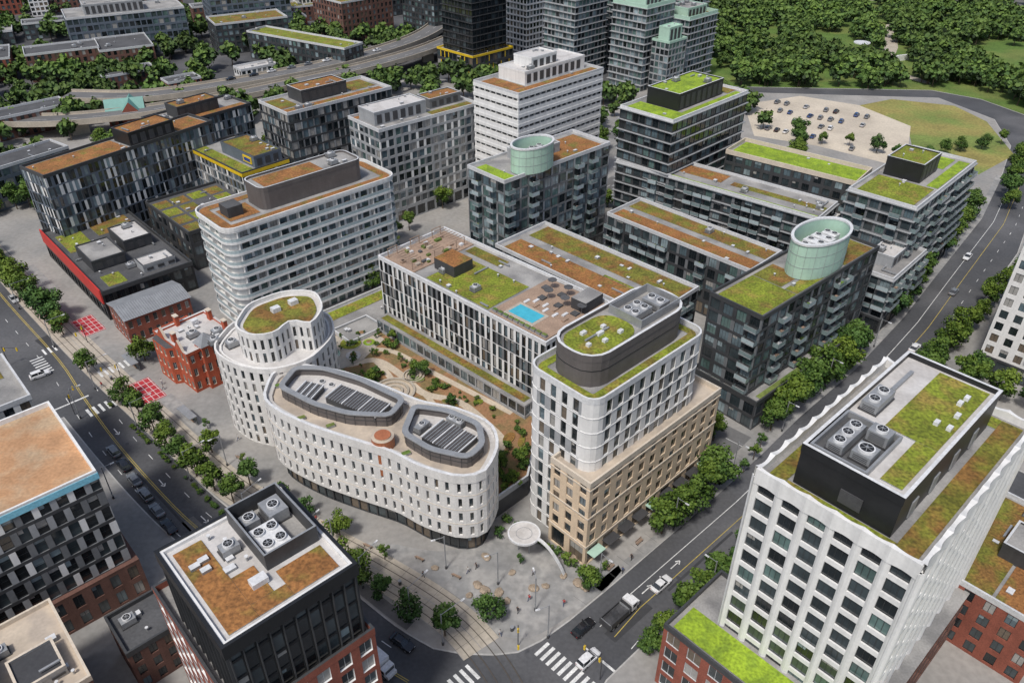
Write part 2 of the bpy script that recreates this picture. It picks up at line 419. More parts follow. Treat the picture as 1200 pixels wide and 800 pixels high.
mk_items+=[(KR,.14,.008,'paint_white',-3.4,(3,5)),(KR,.13,.009,'paint_yellow',-6.6,None),(KR,.13,.009,'paint_yellow',-6.95,None),(KR,.14,.008,'paint_white',-10,(3,5)),(KR[22:38],.15,.008,'paint_white',-1.2,None)]
mk_items+=[(S2L[3:],.14,.008,'paint_white',-2.6,None),(S2L[3:],.13,.009,'paint_yellow',-5.6,None),(S2L[3:],.14,.008,'paint_white',-9,(3,5))]
def bars(c,along,n,step,L,w,z=.010,mat='paint_white'):
    a=rad(along);d=Vector((math.cos(a),math.sin(a)));e=Vector((-d.y,d.x));c=Vector(c)
    for k in range(n):
        p=c+d*(k-(n-1)/2)*step;q0=p-e*L/2;q1=p+e*L/2
        mk_items.append(([tuple(q0),tuple(q1)],w,z,mat,0,None))
bars((-10,71),43,9,1.25,3.2,.6)
bars((8.5,75),-45,9,1.25,3.2,.6)
bars((-93,143.5),45,9,1.4,3.4,.6)
bars((-98,157),45,7,1.3,3.2,.55,.144)
bars((-117,158),-45,7,1.3,3.,.5)
bars((-116,167),45,8,1.3,3.,.5)
bars((78,133),45,8,1.3,3.,.5)
bars((96,150),45,8,1.3,3.,.5)
for c in ((-113.5,176),(-87,147.5)):
    mk_items.append(([ (c[0]-3.6,c[1]+3.6),(c[0]+3.6,c[1]-3.6)],5.6,.15,'paint_red',0,None))
    for k in range(-2,3):
        mk_items.append(([(c[0]-3.4+ (k*.9),c[1]+3.4+k*.9),(c[0]+3.4+k*.9,c[1]-3.4+k*.9)],.12,.154,'paint_white',0,None))
    bars(c,-45,6,1.9,5.6,.14,.158)
mk_items.append(([(-100,146),(-106,140)],.5,.010,'paint_white',0,None))
mk_items.append(([(12.,79),(19,72)],.45,.010,'paint_white',0,None))
for (x,y,a) in ((-72,117,-45),(-60,107,-42),(-77,116,135),(-88,133,-45),(-58,102,140),(30,96,43),(24,90.5,43)):
    d=Vector((math.cos(rad(a)),math.sin(rad(a))));p=Vector((x,y));e=Vector((-d.y,d.x))
    mk_items.append(([tuple(p-d*1.4),tuple(p+d*.7)],.2,.010,'paint_white',0,None))
    for s_ in (1,-1): mk_items.append(([tuple(p+d*1.3),tuple(p+d*.5+e*.45*s_)],.22,.011+.001*s_,'paint_white',0,None))
strip_obj('road_marking',mk_items)
pt=[]
for (x,y,l,w,a) in ((-60,104,9,2.5,-42),(-95,140,7,3,-45),(20,84,10,2.4,43),(48,108,14,2.,43),(-2,68,8,4,40),(-120,168,8,4,-40),(75,137,12,3,45),(-36,86,12,1.6,-36),(35,97,20,.5,43),(-70,112,26,.5,-44),(60,121,18,.6,43)):
    d=Vector((math.cos(rad(a)),math.sin(rad(a))))*l/2;pt.append(([(x-d.x,y-d.y),(x+d.x,y+d.y)],w,.004,'asphalt_light' if R.random()<.5 else 'asphalt_dark',0,None))
strip_obj('asphalt_patch',pt)
b=Bld('manhole_covers')
for (x,y) in ((22,87),(30,93),(-66,112),(-84,129),(-25,80),(55,117),(5,70),(-50,100),(70,135)): b.cyl('cover',x,y,.005,.42,.012,'metal_dark',n=14)
b.done()

# ------------------------------------------------------------ buildings
ST=dict
def simple(name,F,ang,wR,wL,z,st,z0=0,surf='roof_gravel',sed=(),par=.8,cm='coping',r=0,base=None,bh=4.5,slab=None,clut=6,pent=None,done=True):
    b=Bld(name);poly=rrect(F,ang,wR,wL,r);f=locf(F,ang)
    zz=z0
    if base: b.walls(poly,z0,z0+bh,base);zz=z0+bh
    b.walls(poly,zz,z,st)
    if slab:b.slabs(poly,zz,z,*slab)
    b.roof(poly,z,surf,par,cm)
    for (u0,u1,v0,v1,m) in sed:b.sed(f,u0,u1,v0,v1,z,m)
    if pent:
        for (u0,u1,v0,v1,h,wm,tm,pr) in pent:
            pp=rrect(f(u0,v0),ang,u1-u0,v1-v0,pr)
            b.prism('penthouse',pp,z+.002,z+h,wm,tm)
            b.ring('penthouse',offs(pp,.06),offs(pp,-.3),z+h-.3,z+h+.35,wm,'coping' if cm=='coping' else cm)
            n=int((u1-u0)*(v1-v0)/45)+1
            b.clutter(f,u0+1.2,u1-1.2,v0+1,v1-1,z+h,n,ang)
            for k in range(int((u1-u0)/3)):
                x,y=f(u0+1.8+k*3,v0-.03);b.box('penthouse',x,y,z+.5,1.8,.12,h-1.2,ang,'metal_dark')
    b.clutter(f,1.5,wR-1.5,1.5,wL-1.5,z+.02,clut,ang)
    if done:return b.done()
    return b,f,poly
store=ST(wall='dark_panel',fh=4.5,bw=4,wf=.85,sill=.1,head=.85,glass=['gl_dark','gl_mid','gl_warm'],mull=2)
store_l=ST(wall='grey_panel',fh=4.5,bw=4,wf=.8,sill=.1,head=.85,glass=['gl_dark','gl_mid','gl_warm'],mull=2)

# R1 white scalloped tower
stR=ST(wall='white_panel',fh=3.3,bw=3.5,wf=.68,sill=.15,head=.9,dp=.3,mull=2,pleat=.28,reveal='white_panel',glass=GR,blind=.12)
b,f,poly=simple('white_apartment_tower',(45.5,57.8),43,35,21,44.5,stR,z0=12,surf='roof_gravel',cm='metal_white',par=.9,clut=0,done=False)
for e in range(4):
    a=Vector(poly[e]);c=Vector(poly[(e+1)%4]);L=(c-a).length;n=round(L/3.5);d=(c-a)/L;nn=Vector((d.y,-d.x));K=6
    for k in range(n*K):
        t0,t1=(k%K)/K,(k%K+1)/K
        h0=45.9-.28*math.sin(math.pi*t0);h1=45.9-.28*math.sin(math.pi*t1)
        o0=.40-.28*math.sin(math.pi*t0);o1=.40-.28*math.sin(math.pi*t1)
        u0=L*k/(n*K);u1=L*(k+1)/(n*K)
        p0=a+d*u0+nn*o0;p1=a+d*u1+nn*o1;q0=a+d*u0-nn*.33;q1=a+d*u1-nn*.33
        b.f('parapet',[(p0.x,p0.y,43.4),(p1.x,p1.y,43.4),(p1.x,p1.y,h1),(p0.x,p0.y,h0)],'white_panel')
        b.f('parapet',[(q1.x,q1.y,44.4),(q0.x,q0.y,44.4),(q0.x,q0.y,h0),(q1.x,q1.y,h1)],'white_panel')
        b.f('parapet',[(p0.x,p0.y,h0),(p1.x,p1.y,h1),(q1.x,q1.y,h1),(q0.x,q0.y,h0)],'white_panel')
        b.f('parapet',[(a+d*u0).to_tuple()+(43.4,),(a+d*u1).to_tuple()+(43.4,),(p1.x,p1.y,43.4),(p0.x,p0.y,43.4)],'white_panel')
zr=44.5
b.sed(f,1.2,34,.9,3.6,zr,'sedum_mixed');b.sed(f,1.2,34,17.8,20,zr,'sedum_mixed')
b.sed(f,31.5,34,3.63,17.7,zr,'sedum_green');b.sed(f,.9,2.,3.63,17.7,zr,'sedum_green')
pf=[f(2.3,4.6),f(31,4.6),f(31,17.2),f(2.3,17.2)]
b.prism('penthouse',pf,zr+.003,50.2,'black_panel','roof_white')
b.ring('penthouse',offs(pf,.08),offs(pf,-.35),49.7,51,'black_panel','metal_white')
b.sed(f,13.5,30,5.6,12.2,50.2,'sedum_green');b.sed(f,4,13.47,5.6,8.2,50.2,'sedum_green')
b.ring('penthouse',[f(2.8,9.4),f(12.2,9.4),f(12.2,16.6),f(2.8,16.6)],[f(3.1,9.7),f(11.9,9.7),f(11.9,16.3),f(3.1,16.3)],50.2,51.1,'metal_grey')
b.f('penthouse',[(*q,50.21) for q in [f(3.1,9.7),f(11.9,9.7),f(11.9,16.3),f(3.1,16.3)]],'roof_dark')
x,y=f(6,11.2);b.hvac(x,y,50.3,2.6,2.4,1.1,43,False);b.fan(x,y,51.6,1.)
x,y=f(7.2,14.2);b.hvac(x,y,50.3,6,2,1.1,43)
x,y=f(10.2,11.4);b.hvac(x,y,50.3,2.,2.6,1.5,43)
x,y=f(17,15);b.hvac(x,y,50.3,5,2.2,1.2,43)
x,y=f(24,14.8);b.box('rooftop_units',x,y,50.36,6,.5,.4,43,'metal_grey')
for k in range(5):
    x,y=f(R.uniform(14,29),R.uniform(6,10));b.box('rooftop_units',x,y,50.36,.9,.6,.5,43,'metal_white')
for k in range(4):
    x,y=f(7+k*6,4.5);b.box('penthouse',x,y,45.,1.6,.16,2.6,43,'metal_grey')
x,y=f(2.2,10);b.box('penthouse',x,y,45.6,.2,2.8,2.,43,'metal_dark')
pod=[f(-6.5,-22),f(8,-22),f(8,26.5),f(-6.5,26.5)]
stP=ST(wall='red_brick',fh=3.3,bw=3.6,wf=.62,sill=.18,head=.88,reveal='frame_light',frame='frame_light',mull=1)
b.walls(pod,0,14,stP);b.roof(pod,14,'roof_gravel',.8,'coping_dark')
P2=[f(-5.6,-21),f(-.6,-21),f(-.6,25.5),f(-5.6,25.5)];b.prism('green_roof',P2,14.01,14.2,'metal_grey','sedum_lime')
pod2=[f(8.003,-2),f(40,-2),f(40,24),f(8.003,24)]
b.walls(pod2,0,12,ST(wall='brown_brick',fh=3.6,bw=3.6,wf=.6));b.f('roof',[(*q,12) for q in pod2],'roof_gravel')
b.done()
simple('brick_apartment_building',(80,72),43,26,16,13,ST(wall='red_brick',fh=3.2,bw=3.2,wf=.5),sed=[(1,25,1,8,'sedum_brown'),(1,25,8.5,15,'sedum_mixed')],pent=[(10,17,5,11,3,'dark_panel','roof_gravel',0)])
flat('lawn',[(62,48),(92,76),(112,60),(84,30)],.125,'grass')
flat('footpath',[(66,44),(98,74),(100,72),(68,42)],.13,'tram_concrete')

stE=ST(wall='white_brick',fh=3.15,bw=3.2,wf=.55,sill=.2,head=.85,mull=1,balc=.25,balm='white_panel')
simple('white_apartment_building',(114+27,157-27),44,40,38,34,stE,sed=[(2,38,2,10,'sedum_brown')],base=store,pent=[(8,32,10,28,4,'grey_panel','roof_gravel',0)])

# L1 checkered building
stL=ST(wall='midgrey_panel',fh=3.1,bw=2.6,wf=.62,sill=.12,head=.92,dp=.25,shift=.25,mull=0,trans=.5,pier=['white_panel','grey_panel','midgrey_panel'],span='dark_panel',glass=['gl_dark','gl_mid','gl_dark'])
b,f,poly=simple('checkered_apartment_building',(-86,71.5),42.5,28,23.5,28,stL,z0=8,surf='roof_orange',cm='white_panel',par=.9,clut=2,done=False,
   pent=[(2,9,5,14,2.5,'grey_panel','roof_orange',0)])
b.ring('parapet',offs(poly,.14),offs(poly,.065),27.2,28.4,'cyan_edge')
b.walls(offs(poly,.9),0,8,ST(wall='brown_brick',fh=4,bw=3.,wf=.5,sill=.15,head=.85));
b.ring('walls',offs(poly,.9),offs(poly,-.1),7.9,8.2,'brown_brick')
b.done()
simple('brown_brick_annex',(-58,71),43,17,9,9,ST(wall='brown_brick',fh=3,bw=2.6,wf=.5),surf='roof_dark',clut=12,cm='coping_dark')
simple('grey_apartment_building',(-104.5,98.5),43,22,18,25,ST(wall='grey_panel',fh=3.1,bw=2.8,wf=.6,pier=['white_panel','grey_panel']),sed=[(1.5,20,10,16,'sedum_mixed')],base=store,pent=[(5,15,3,9,3,'dark_panel','roof_gravel',0)])
simple('cream_office_building',(-74,49),43,21.5,17.5,15,ST(wall='brown_brick',fh=3.6,bw=3,wf=.55),surf='roof_tan',cm='cream',
   pent=[(2,12,5,13,2.5,'cream','roof_tan',0),(13.5,19.5,3,9,1.6,'metal_grey','metal_dark',0)],clut=26)
simple('brown_brick_building',(-60,38),43,15,13,20,ST(wall='brown_brick',fh=3.4,bw=3,wf=.55),surf='roof_gravel',clut=10)

# B1 black tower
stB=ST(wall='black_panel',fh=3.3,bw=1.6,wf=.8,sill=.08,head=.95,dp=.12,mull=0,glass=['gl_dark','gl_dark','gl_mid'],fin=(.35,.06,'dark_panel'),blind=.1)
b,f,poly=simple('black_office_tower',(-31,51.4),42.5,16.2,17.2,40,stB,z0=27.4,surf='roof_white',cm='white_panel',par=.5,clut=0,done=False)
b.ring('parapet',offs(poly,.5),offs(poly,.065),38.6,40.65,'black_panel')
b.sed(f,1,4.6,1,16,40,'sedum_brown');b.sed(f,4.63,9,1,3.0,40,'sedum_brown');b.sed(f,9.03,15,1,5.4,40,'sedum_brown')
b.sed(f,4.63,7.5,3.03,8,40,'sedum_brown')
wl=[f(8.4,6.2),f(15.4,6.2),f(15.4,16.4),f(8.4,16.4)]
b.ring('penthouse',wl,offs(wl,-.25),40.003,42.6,'dark_panel','metal_grey')
b.f('penthouse',[(*q,40.01) for q in offs(wl,-.25)],'roof_gravel')
x,y=f(10.8,9.6);b.hvac(x,y,40.05,3.4,4.6,1.3,42.5,mat='metal_white')
x,y=f(13.4,13.6);b.hvac(x,y,40.05,2.6,3.2,1.6,42.5)
x,y=f(10.3,14.2);b.hvac(x,y,40.05,2.,2.,1.0,42.5)
for (u,v) in ((3,11),(2.2,12.3),(3.4,12.6)):
    x,y=f(u,v);b.box('rooftop_units',x,y,40.1,1.2,.8,.5,42.5,'metal_grey','metal_white')
b.clutter(f,5,8,9,15.5,40.02,6,42.5);x,y=f(6.8,5.2);b.box('rooftop_units',x,y,40.15,2,1.3,.8,42.5,'metal_white')
lp=[f(-1.2,-1.0),f(17.2,-1.0),f(17.2,24.5),f(-1.2,24.5)]
stBB=ST(wall='red_brick',fh=3.4,bw=3.2,wf=.6,sill=.15,head=.88,dp=.3,frame='frame_light',reveal='white_panel',mull=1)
b.walls(lp,0,27.2,stBB);b.roof(lp,27.2,'roof_gravel',1.1,'coping_dark','red_brick')
tw=[f(1,17.8),f(15,17.8),f(15,23.6),f(1,23.6)]
b.walls(tw,27.2,33,stB);b.roof(tw,33,'deck',1.1,'coping_dark')
b.clutter(f,2,14,18.5,23,33.02,9,42.5)
b.done()

# C3 central tower
F3=(13.2,98.2);f=locf(F3,43.5)
b=Bld('rounded_corner_tower')
pl=rrect(F3,43.5,31,15.5,2.6)
stW=ST(wall='white_panel',fh=3.05,bw=2.9,wf=.5,sill=.06,head=.94,dp=.25,mull=0,glass=GD,span='grey_panel',trans=.6,pier=['white_panel','white_panel','grey_panel'])
b.walls(pl,0,35,stW)
for k in range(1,11): b.ring('fins',offs(pl,.10),offs(pl,-.0),k*3.18-.10,k*3.18+.05,'white_panel',bottom=True)
b.roof(pl,35,'roof_gravel',1.0,'metal_white')
b.ring('green_roof',offs(pl,-.9),offs(pl,-2.4),35.004,35.18,'metal_grey','sedum_green')
pp=rrect(f(2.4,2.9),43.5,26.6,10.4,4.2)
b.prism('penthouse',pp,35.002,40.6,'taupe_panel','roof_gravel')
b.ring('penthouse',offs(pp,.08),offs(pp,-.4),40.,41.4,'taupe_panel','metal_white')
b.ring('penthouse',offs(pp,.06),offs(pp,-.01),38.2,38.3,'black_panel',bottom=True)
b.prism('green_roof',rrect(f(3.4,3.9),43.5,13,8.4,3.4),40.604,40.8,'metal_grey','sedum_green')
x,y=f(19.5,8);b.hvac(x,y,40.6,5,3.4,1.2,43.5);x,y=f(24.5,7.5);b.hvac(x,y,40.6,3,4,1.2,43.5)
b.ring('rooftop_units',[f(16.6,4.4),f(27.4,4.4),f(27.4,11.8),f(16.6,11.8)],[f(16.8,4.6),f(27.2,4.6),f(27.2,11.6),f(16.8,11.6)],40.6,42.3,'metal_grey')
for (u,v) in ((6,7),(9,6),(12,9),(8,10),(13,6),(10,8)):
    x,y=f(u,v);b.box('rooftop_units',x,y,40.8,R.uniform(.7,1.5),.7,.55,43.5,'metal_white')
x,y=f(9.5,8.2);b.box('rooftop_units',x,y,40.9,6,.3,.3,43.5,'metal_grey')
fb=locf((13.2,95.4),43.5)
bp=[fb(0,0),fb(38.2,0),fb(38.2,18),fb(31.5,18),fb(31.5,9.2),fb(0,9.2)]
stC=ST(wall='beige_brick',fh=3.1,bw=3.15,wf=.5,sill=.16,head=.88,dp=.3,mull=1,glass=GD,reveal='beige_brick')
b.walls(bp,0,5.2,ST(wall='beige_brick',fh=5.2,bw=4.2,wf=.72,sill=.06,head=.86,dp=.35,mull=2,glass=['gl_dark','gl_warm']))
b.walls(bp,5.2,20,stC)
for z in (5.2,12.4,19.2): b.ring('fins',offs(bp,.14),offs(bp,-.05),z-.15,z+.12,'cream',bottom=True)
b.roof(bp,20,'roof_tan',1.0,'cream')
for k in range(9):
    x,y=fb(2+k*4.2,-.9);b.box('awnings',x,y,3.6,3.2,1.8,.12,43.5,'metal_dark' if k%4 else 'teal_metal')
b.done()

# C4 pool building
stP4=ST(wall='white_panel',fh=3.1,bw=1.75,wf=.6,sill=.04,head=.98,dp=.3,mull=0,glass=GD,span='white_panel',pier=['white_panel','white_panel','white_panel','midgrey_panel'],reveal='dark_panel')
b,f,poly=simple('pool_terrace_apartment_building',(7,133.4),46.5,22,55,23,stP4,surf='roof_gravel',cm='metal_white',clut=0,done=False)
b.sed(f,1.5,15,18.5,39,23,'sedum_green')
b.sed(f,17,20.5,30,42,23,'sedum_mixed')
pe=[f(6,34),f(12,34),f(12,41),f(6,41)];b.prism('penthouse',pe,23.2,26,'dark_panel','sedum_brown')
b.prism('terrace',[f(1,1),f(21,1),f(21,17.5),f(1,17.5)],23.01,23.35,'deck','deck')
b.prism('terrace',[f(3,6.5),f(8.4,6.5),f(8.4,15),f(3,15)],23.352,23.5,'white_panel','tram_concrete')
b.prism('terrace',[f(3.7,7.2),f(7.7,7.2),f(7.7,14.3),f(3.7,14.3)],23.502,23.53,'water','water')
for k in range(9):
    x,y=f(9.6+ (k%2)*1.6,3+k*1.4);b.box('furniture',x,y,23.36,.65,1.7,.3,46.5+90,'metal_white' if k%3 else 'deck')
for k in range(6):
    x,y=f(13+(k%2)*4,3+k*2.4);b.box('furniture',x,y,23.36,1.6,1.6,.4,46.5,'roof_dark')
    b.cyl('furniture',x+1.4,y,23.36,.04,2.2,'metal_grey',n=6);b.cyl('furniture',x+1.4,y,25.56,1.1,.1,'roof_dark',n=8)
b.prism('terrace',[f(14.5,1.4),f(20.6,1.4),f(20.6,5.5),f(14.5,5.5)],23.36,26,'dark_panel','roof_gravel')
for k in range(10):
    x,y=f(1.8,2+k*1.6);b.box('planters',x,y,23.36,.8,1.2,.7,46.5,'metal_grey','grass')
b.prism('terrace',[f(1,43),f(21,43),f(21,54),f(1,54)],23.01,23.25,'deck','deck')
for k in range(5):
    for j in range(9):
        x,y=f(3+k*3.6,44.2+j*1.1);
        if k%2==0:b.box('furniture',x,y,25.6,3.2,.14,.14,46.5,'deck')
    if k%2==0:
        for (du,dv) in ((-1.4,44),(1.4,44),(-1.4,53),(1.4,53)):
            x,y=f(3+k*3.6+du,dv);b.box('furniture',x,y,23.25,.15,.15,2.4,46.5,'deck')
for k in range(24):
    x,y=f(R.uniform(2,20),R.uniform(44,53));b.box('furniture',x,y,23.26,R.uniform(.6,1.8),R.uniform(.6,1.2),.5,46.5,R.choice(['metal_white','roof_dark','grass','roof_tan','deck']))
b.clutter(f,1,20,17,43,23.05,12,46.5)
b.done()

stD=ST(wall='dark_panel',fh=3.1,bw=3.2,wf=.72,sill=.12,head=.9,dp=.15,mull=2,glass=GC+['gl_dark'],balc=.35,balm='grey_panel',pier=['dark_panel','midgrey_panel'])
simple('loft_building',(31,148),45,19,50,20,stD,sed=[(1,7.5,1,48,'sedum_brown'),(10.5,18,1,48,'sedum_mixed'),(7.6,8.4,1,20,'sedum_green')],clut=16,base=store)
simple('loft_building',(60,173),44,15,47,18,stD,sed=[(1,6,1,46,'sedum_brown'),(8.5,14,1,46,'sedum_mixed')],clut=10,base=store)
simple('loft_building',(85,199),50,14,67,20,stD,sed=[(1,2.2,1,66,'sedum_lime'),(6,9,1,30,'sedum_mixed'),(6,12.5,33,65,'sedum_brown')],clut=18,base=store,surf='roof_gravel',slab=(3.1,.5,.25,'grey_panel'))
simple('courtyard_terrace_building',(97,208),50,18,56,12,ST(wall='white_brick',fh=3.1,bw=3,wf=.6,balc=.3),surf='roof_white',clut=26,sed=[(2,8,3,14,'sedum_green'),(10,16,20,30,'sedum_mixed'),(3,8,34,50,'sedum_lime')])
simple('green_roof_building',(102,218.5),51,14,42,22,ST(wall='dark_panel',fh=3.3,bw=3.2,wf=.7,mull=1,glass=GC),sed=[(1,13,1,41,'sedum_lime')],clut=2,cm='cream',par=1.2)
stS=ST(wall='midgrey_panel',fh=3.1,bw=3.2,wf=.8,sill=.1,head=.9,dp=.15,mull=2,glass=GC,balc=.6,balm='grey_panel')
simple('glass_apartment_building',(103,184),46,44,18,30,stS,sed=[(1,16,1.5,16.5,'sedum_green'),(17,42,1,4,'sedum_lime'),(32,42,5,16,'sedum_lime')],pent=[(17.5,30,6,16,5,'black_panel','sedum_green',0)],slab=(3.1,.5,.25,'grey_panel'),clut=5,base=store)
simple('glass_apartment_building',(96,172),46,22,13,16,stS,surf='roof_gravel',slab=(3.1,.4,.2,'grey_panel'),pent=[(6,16,3,9,3,'grey_panel','roof_white',0)],base=store)
# C10
b,f,poly=simple('oval_drum_apartment_building',(52,137),41,48,13.5,27,stD,sed=[(1,14,1,12.3,'sedum_green'),(14.2,26,1,4,'sedum_green'),(34,47,1,12.3,'sedum_mixed'),(14.2,22,5,12.3,'sedum_mixed')],clut=4,base=store,cm='coping_dark',done=False)
pod=[f(-1.5,-3.5),f(46,-3.5),f(46,14),f(-1.5,14)];b.walls(pod,0,7,stD);b.roof(pod,7,'roof_gravel',1.,'coping_dark')
x_=[f(1,-2.9),f(44,-2.9),f(44,-1.6),f(1,-1.6)];b.prism('green_roof',x_,7.004,7.3,'metal_grey','grass')
def drum(b,x,y,z,rx,ry,h,ang):
    n=36;f=locf((x,y),ang)
    E=lambda s:[f(rx*s*math.cos(2*math.pi*k/n),ry*s*math.sin(2*math.pi*k/n)) for k in range(n)]
    b.ring('drum',E(1),E(.94),z,z+h,'teal_metal','metal_white')
    b.ring('drum',E(1.03),E(.93),z+h-.25,z+h+.2,'metal_white',bottom=True)
    for zz in (.33,.66): b.ring('drum',E(1.008),E(.99),z+h*zz-.04,z+h*zz+.04,'metal_grey',bottom=True)
    b.f('drum',[(*q,z+h*.45) for q in E(.94)],'roof_gravel')
    for k in range(0,36,2):
        q=E(1.0)[k];b.box('drum',q[0],q[1],z,.06,.06,h-.25,0,'metal_grey')
    return f
g=drum(b,70,160.3,27.2,9.2,5.2,8.5,41)
for u in (-5,-2,1.2,4.4):
    x,y=g(u,0);b.hvac(x,y,31.1,2.5,5 if abs(u)<4 else 3.4,2.6,41,mat='metal_white')
b.done()
# C11
b,f,poly=simple('drum_roof_apartment_building',(-2,194),43,42,15,33,ST(wall='midgrey_panel',fh=3.1,bw=3,wf=.78,sill=.1,head=.92,dp=.15,mull=1,glass=['gl_blue','gl_mid','gl_teal','gl_dark','gl_pale'],balc=.3,balm='grey_panel',pier=['grey_panel','midgrey_panel','dark_panel']),
   sed=[(1,5,1,13,'sedum_lime'),(17,40,1.5,13,'sedum_brown')],clut=5,base=store,done=False,pent=[(13,27,6,13,2.6,'grey_panel','roof_gravel',0)])
g=drum(b,5.5,204.8,33.2,6.8,4.6,7,43)
for u in (-3,.5,3.4):
    x,y=g(u,0);b.hvac(x,y,36.4,2.2,3.4,1.6,43)
b.done()
# C12
stG=ST(wall='dark_panel',fh=3.1,bw=2.6,wf=.85,sill=.08,head=.9,dp=.1,mull=1,glass=['gl_dark','gl_blue','gl_mid','gl_dark','gl_teal'])
simple('glass_apartment_tower',(48,230),45,42,20,37,stG,sed=[(1,9,1,19,'sedum_lime'),(9.2,40,1,3.4,'sedum_lime'),(36,41,4,18,'sedum_mixed')],slab=(3.1,.6,.2,'grey_panel'),pent=[(9.5,34,5,17,5,'black_panel','sedum_lime',0)],clut=3,base=store,cm='metal_white')
# C13
stH=ST(wall='white_panel',fh=3.1,bw=2.5,wf=.92,sill=.36,head=.86,dp=.7,mull=1,glass=['gl_dark','gl_dark','gl_mid'])
simple('white_banded_apartment_building',(2,243),45,41,20.5,41,stH,sed=[(1,40,1,4.6,'sedum_brown'),(1,8,5,19,'sedum_brown')],pent=[(9,38,6,18,4,'white_panel','roof_white',0),(14,26,8,16,7,'white_panel','roof_white',0)],clut=4,base=store,slab=(3.1,.12,1.0,'white_panel'))
# C14,C15,C16,D1
stN=ST(wall='grey_panel',fh=3.1,bw=2.8,wf=.68,sill=.16,head=.9,dp=.25,mull=1,glass=GL,pier=['grey_panel','white_panel','midgrey_panel'])
simple('grey_apartment_building',(-41,236),42,40,17.5,32,stN,sed=[(22,39,1,5,'sedum_mixed'),(1,39,14.5,16.8,'sedum_brown')],pent=[(2,22,5,14,4,'grey_panel','roof_white',0),(25,38,7,14,3,'midgrey_panel','sedum_brown',0)],clut=8,base=store_l)
simple('grey_apartment_building',(-73,252),44,42,18.5,32,ST(wall='dark_panel',fh=3.1,bw=2.4,wf=.75,sill=.12,head=.9,dp=.15,mull=1,glass=['gl_blue','gl_mid','gl_dark','gl_blind'],pier=['dark_panel','midgrey_panel','grey_panel']),sed=[(1,40,1,5,'sedum_brown'),(1,8,6,17,'sedum_mixed'),(30,40,7,17,'sedum_mixed')],pent=[(10,28,7,16,4,'dark_panel','sedum_brown',0)],clut=8,base=store)
b,f,poly=simple('college_residence_building',(-84,231),47,17,33,20,ST(wall='grey_panel',fh=3.2,bw=2.3,wf=.6,sill=.1,head=.92,dp=.2,mull=0,glass=GD,pier=['white_panel','midgrey_panel','blue_grey_panel']),sed=[(1,5,1,32,'sedum_green')],pent=[(6,16,2,22,3.5,'blue_grey_panel','sedum_mixed',0)],clut=5,base=store,cm='coping_dark',done=False)
b.ring('parapet',offs(poly,.12),offs(poly,.065),19.3,20.4,'yellow_metal')
x,y=f(5.9,6);b.box('sign',x,y,20.8,.2,5,2.2,47,'yellow_metal');x,y=f(5.78,6);b.box('sign',x,y,21.3,.1,3.6,1.1,47,'sign_blue')
b.done()
stBl=ST(wall='blue_grey_panel',fh=3.2,bw=1.9,wf=.72,sill=.08,head=.96,dp=.12,mull=0,glass=['gl_dark','gl_blue','gl_dark','gl_mid','gl_pale'],pier=['white_panel','dark_panel','blue_grey_panel'],jit=.4)
simple('community_centre_tower',(-134,212),55,58,13,27,stBl,sed=[(1,28,1,12,'sedum_brown'),(46,57,1,12,'sedum_brown')],pent=[(29,45,2,11,4,'black_panel','sedum_brown',0)],clut=5,cm='coping_dark')
simple('blue_glass_office_building',(-118,262),50,34,16,24,stBl,sed=[(1,33,1,5,'sedum_brown')],pent=[(8,24,5,13,4,'dark_panel','sedum_brown',0)],clut=5,cm='coping_dark')
# K1
b,f,poly=simple('red_banded_community_centre',(-108.5,178.5),43,25,50,8,ST(wall='black_panel',fh=4,bw=3,wf=.7,glass=['gl_dark','gl_mid']),surf='roof_dark',cm='coping_dark',par=1.,clut=22,done=False,
   sed=[(2,9,30,44,'sedum_green'),(12,23,36,48,'sedum_mixed'),(3,8,3,10,'sedum_green')],pent=[(3,12,14,27,3,'dark_panel','roof_gravel',0),(14,22,20,32,3.2,'dark_panel','roof_white',0),(13,22,4,10,2,'grey_panel','roof_white',0)])
q=[f(-.35,0.2),f(-.02,.2),f(-.02,50),f(-.35,50)];b.prism('fascia',q,5.2,9.4,'red_metal','red_metal',True)
b.done()
simple('gymnasium_building',(-94,206),44,28,30,12,ST(wall='dark_panel',fh=4,bw=4,wf=.6),surf='roof_dark',clut=10,cm='coping_dark',
   sed=[(1+5.6*i,5.6+5.6*i,1+7*j,6.6+7*j,('sedum_mixed','sedum_mixed','sedum_green')[(i+j)%3]) for i in range(4) for j in range(4) if (i,j)!=(2,2)])
# E1
b=Bld('brick_warehouse');f=locf((-98,167),43)
pl=[f(0,0),f(17,0),f(17,11.5),f(0,11.5)];b.walls(pl,0,7.4,ST(wall='red_brick',fh=3.6,bw=2.2,wf=.45,sill=.25,head=.8,reveal='frame_light'))
rp=[f(-.4,-.4),f(17.4,-.4),f(17.4,11.9),f(-.4,11.9)];m0=f(-.4,5.75);m1=f(17.4,5.75)
b.f('roof',[(*rp[0],7.4),(*rp[1],7.4),(*m1,8.8),(*m0,8.8)],'metal_grey');b.f('roof',[(*m0,8.8),(*m1,8.8),(*rp[2],7.4),(*rp[3],7.4)],'metal_grey')
b.f('walls',[(*rp[1],7.4),(*rp[2],7.4),(*m1,8.8)],'brown_brick');b.f('walls',[(*rp[3],7.4),(*rp[0],7.4),(*m0,8.8)],'brown_brick')
for k in range(28):
    b.f('roof',[(*f(.3+k*.62,-.4),7.44),(*f(.36+k*.62,-.4),7.44),(*f(.36+k*.62,5.75),8.84),(*f(.3+k*.62,5.75),8.84)],'metal_dark')
b.done()
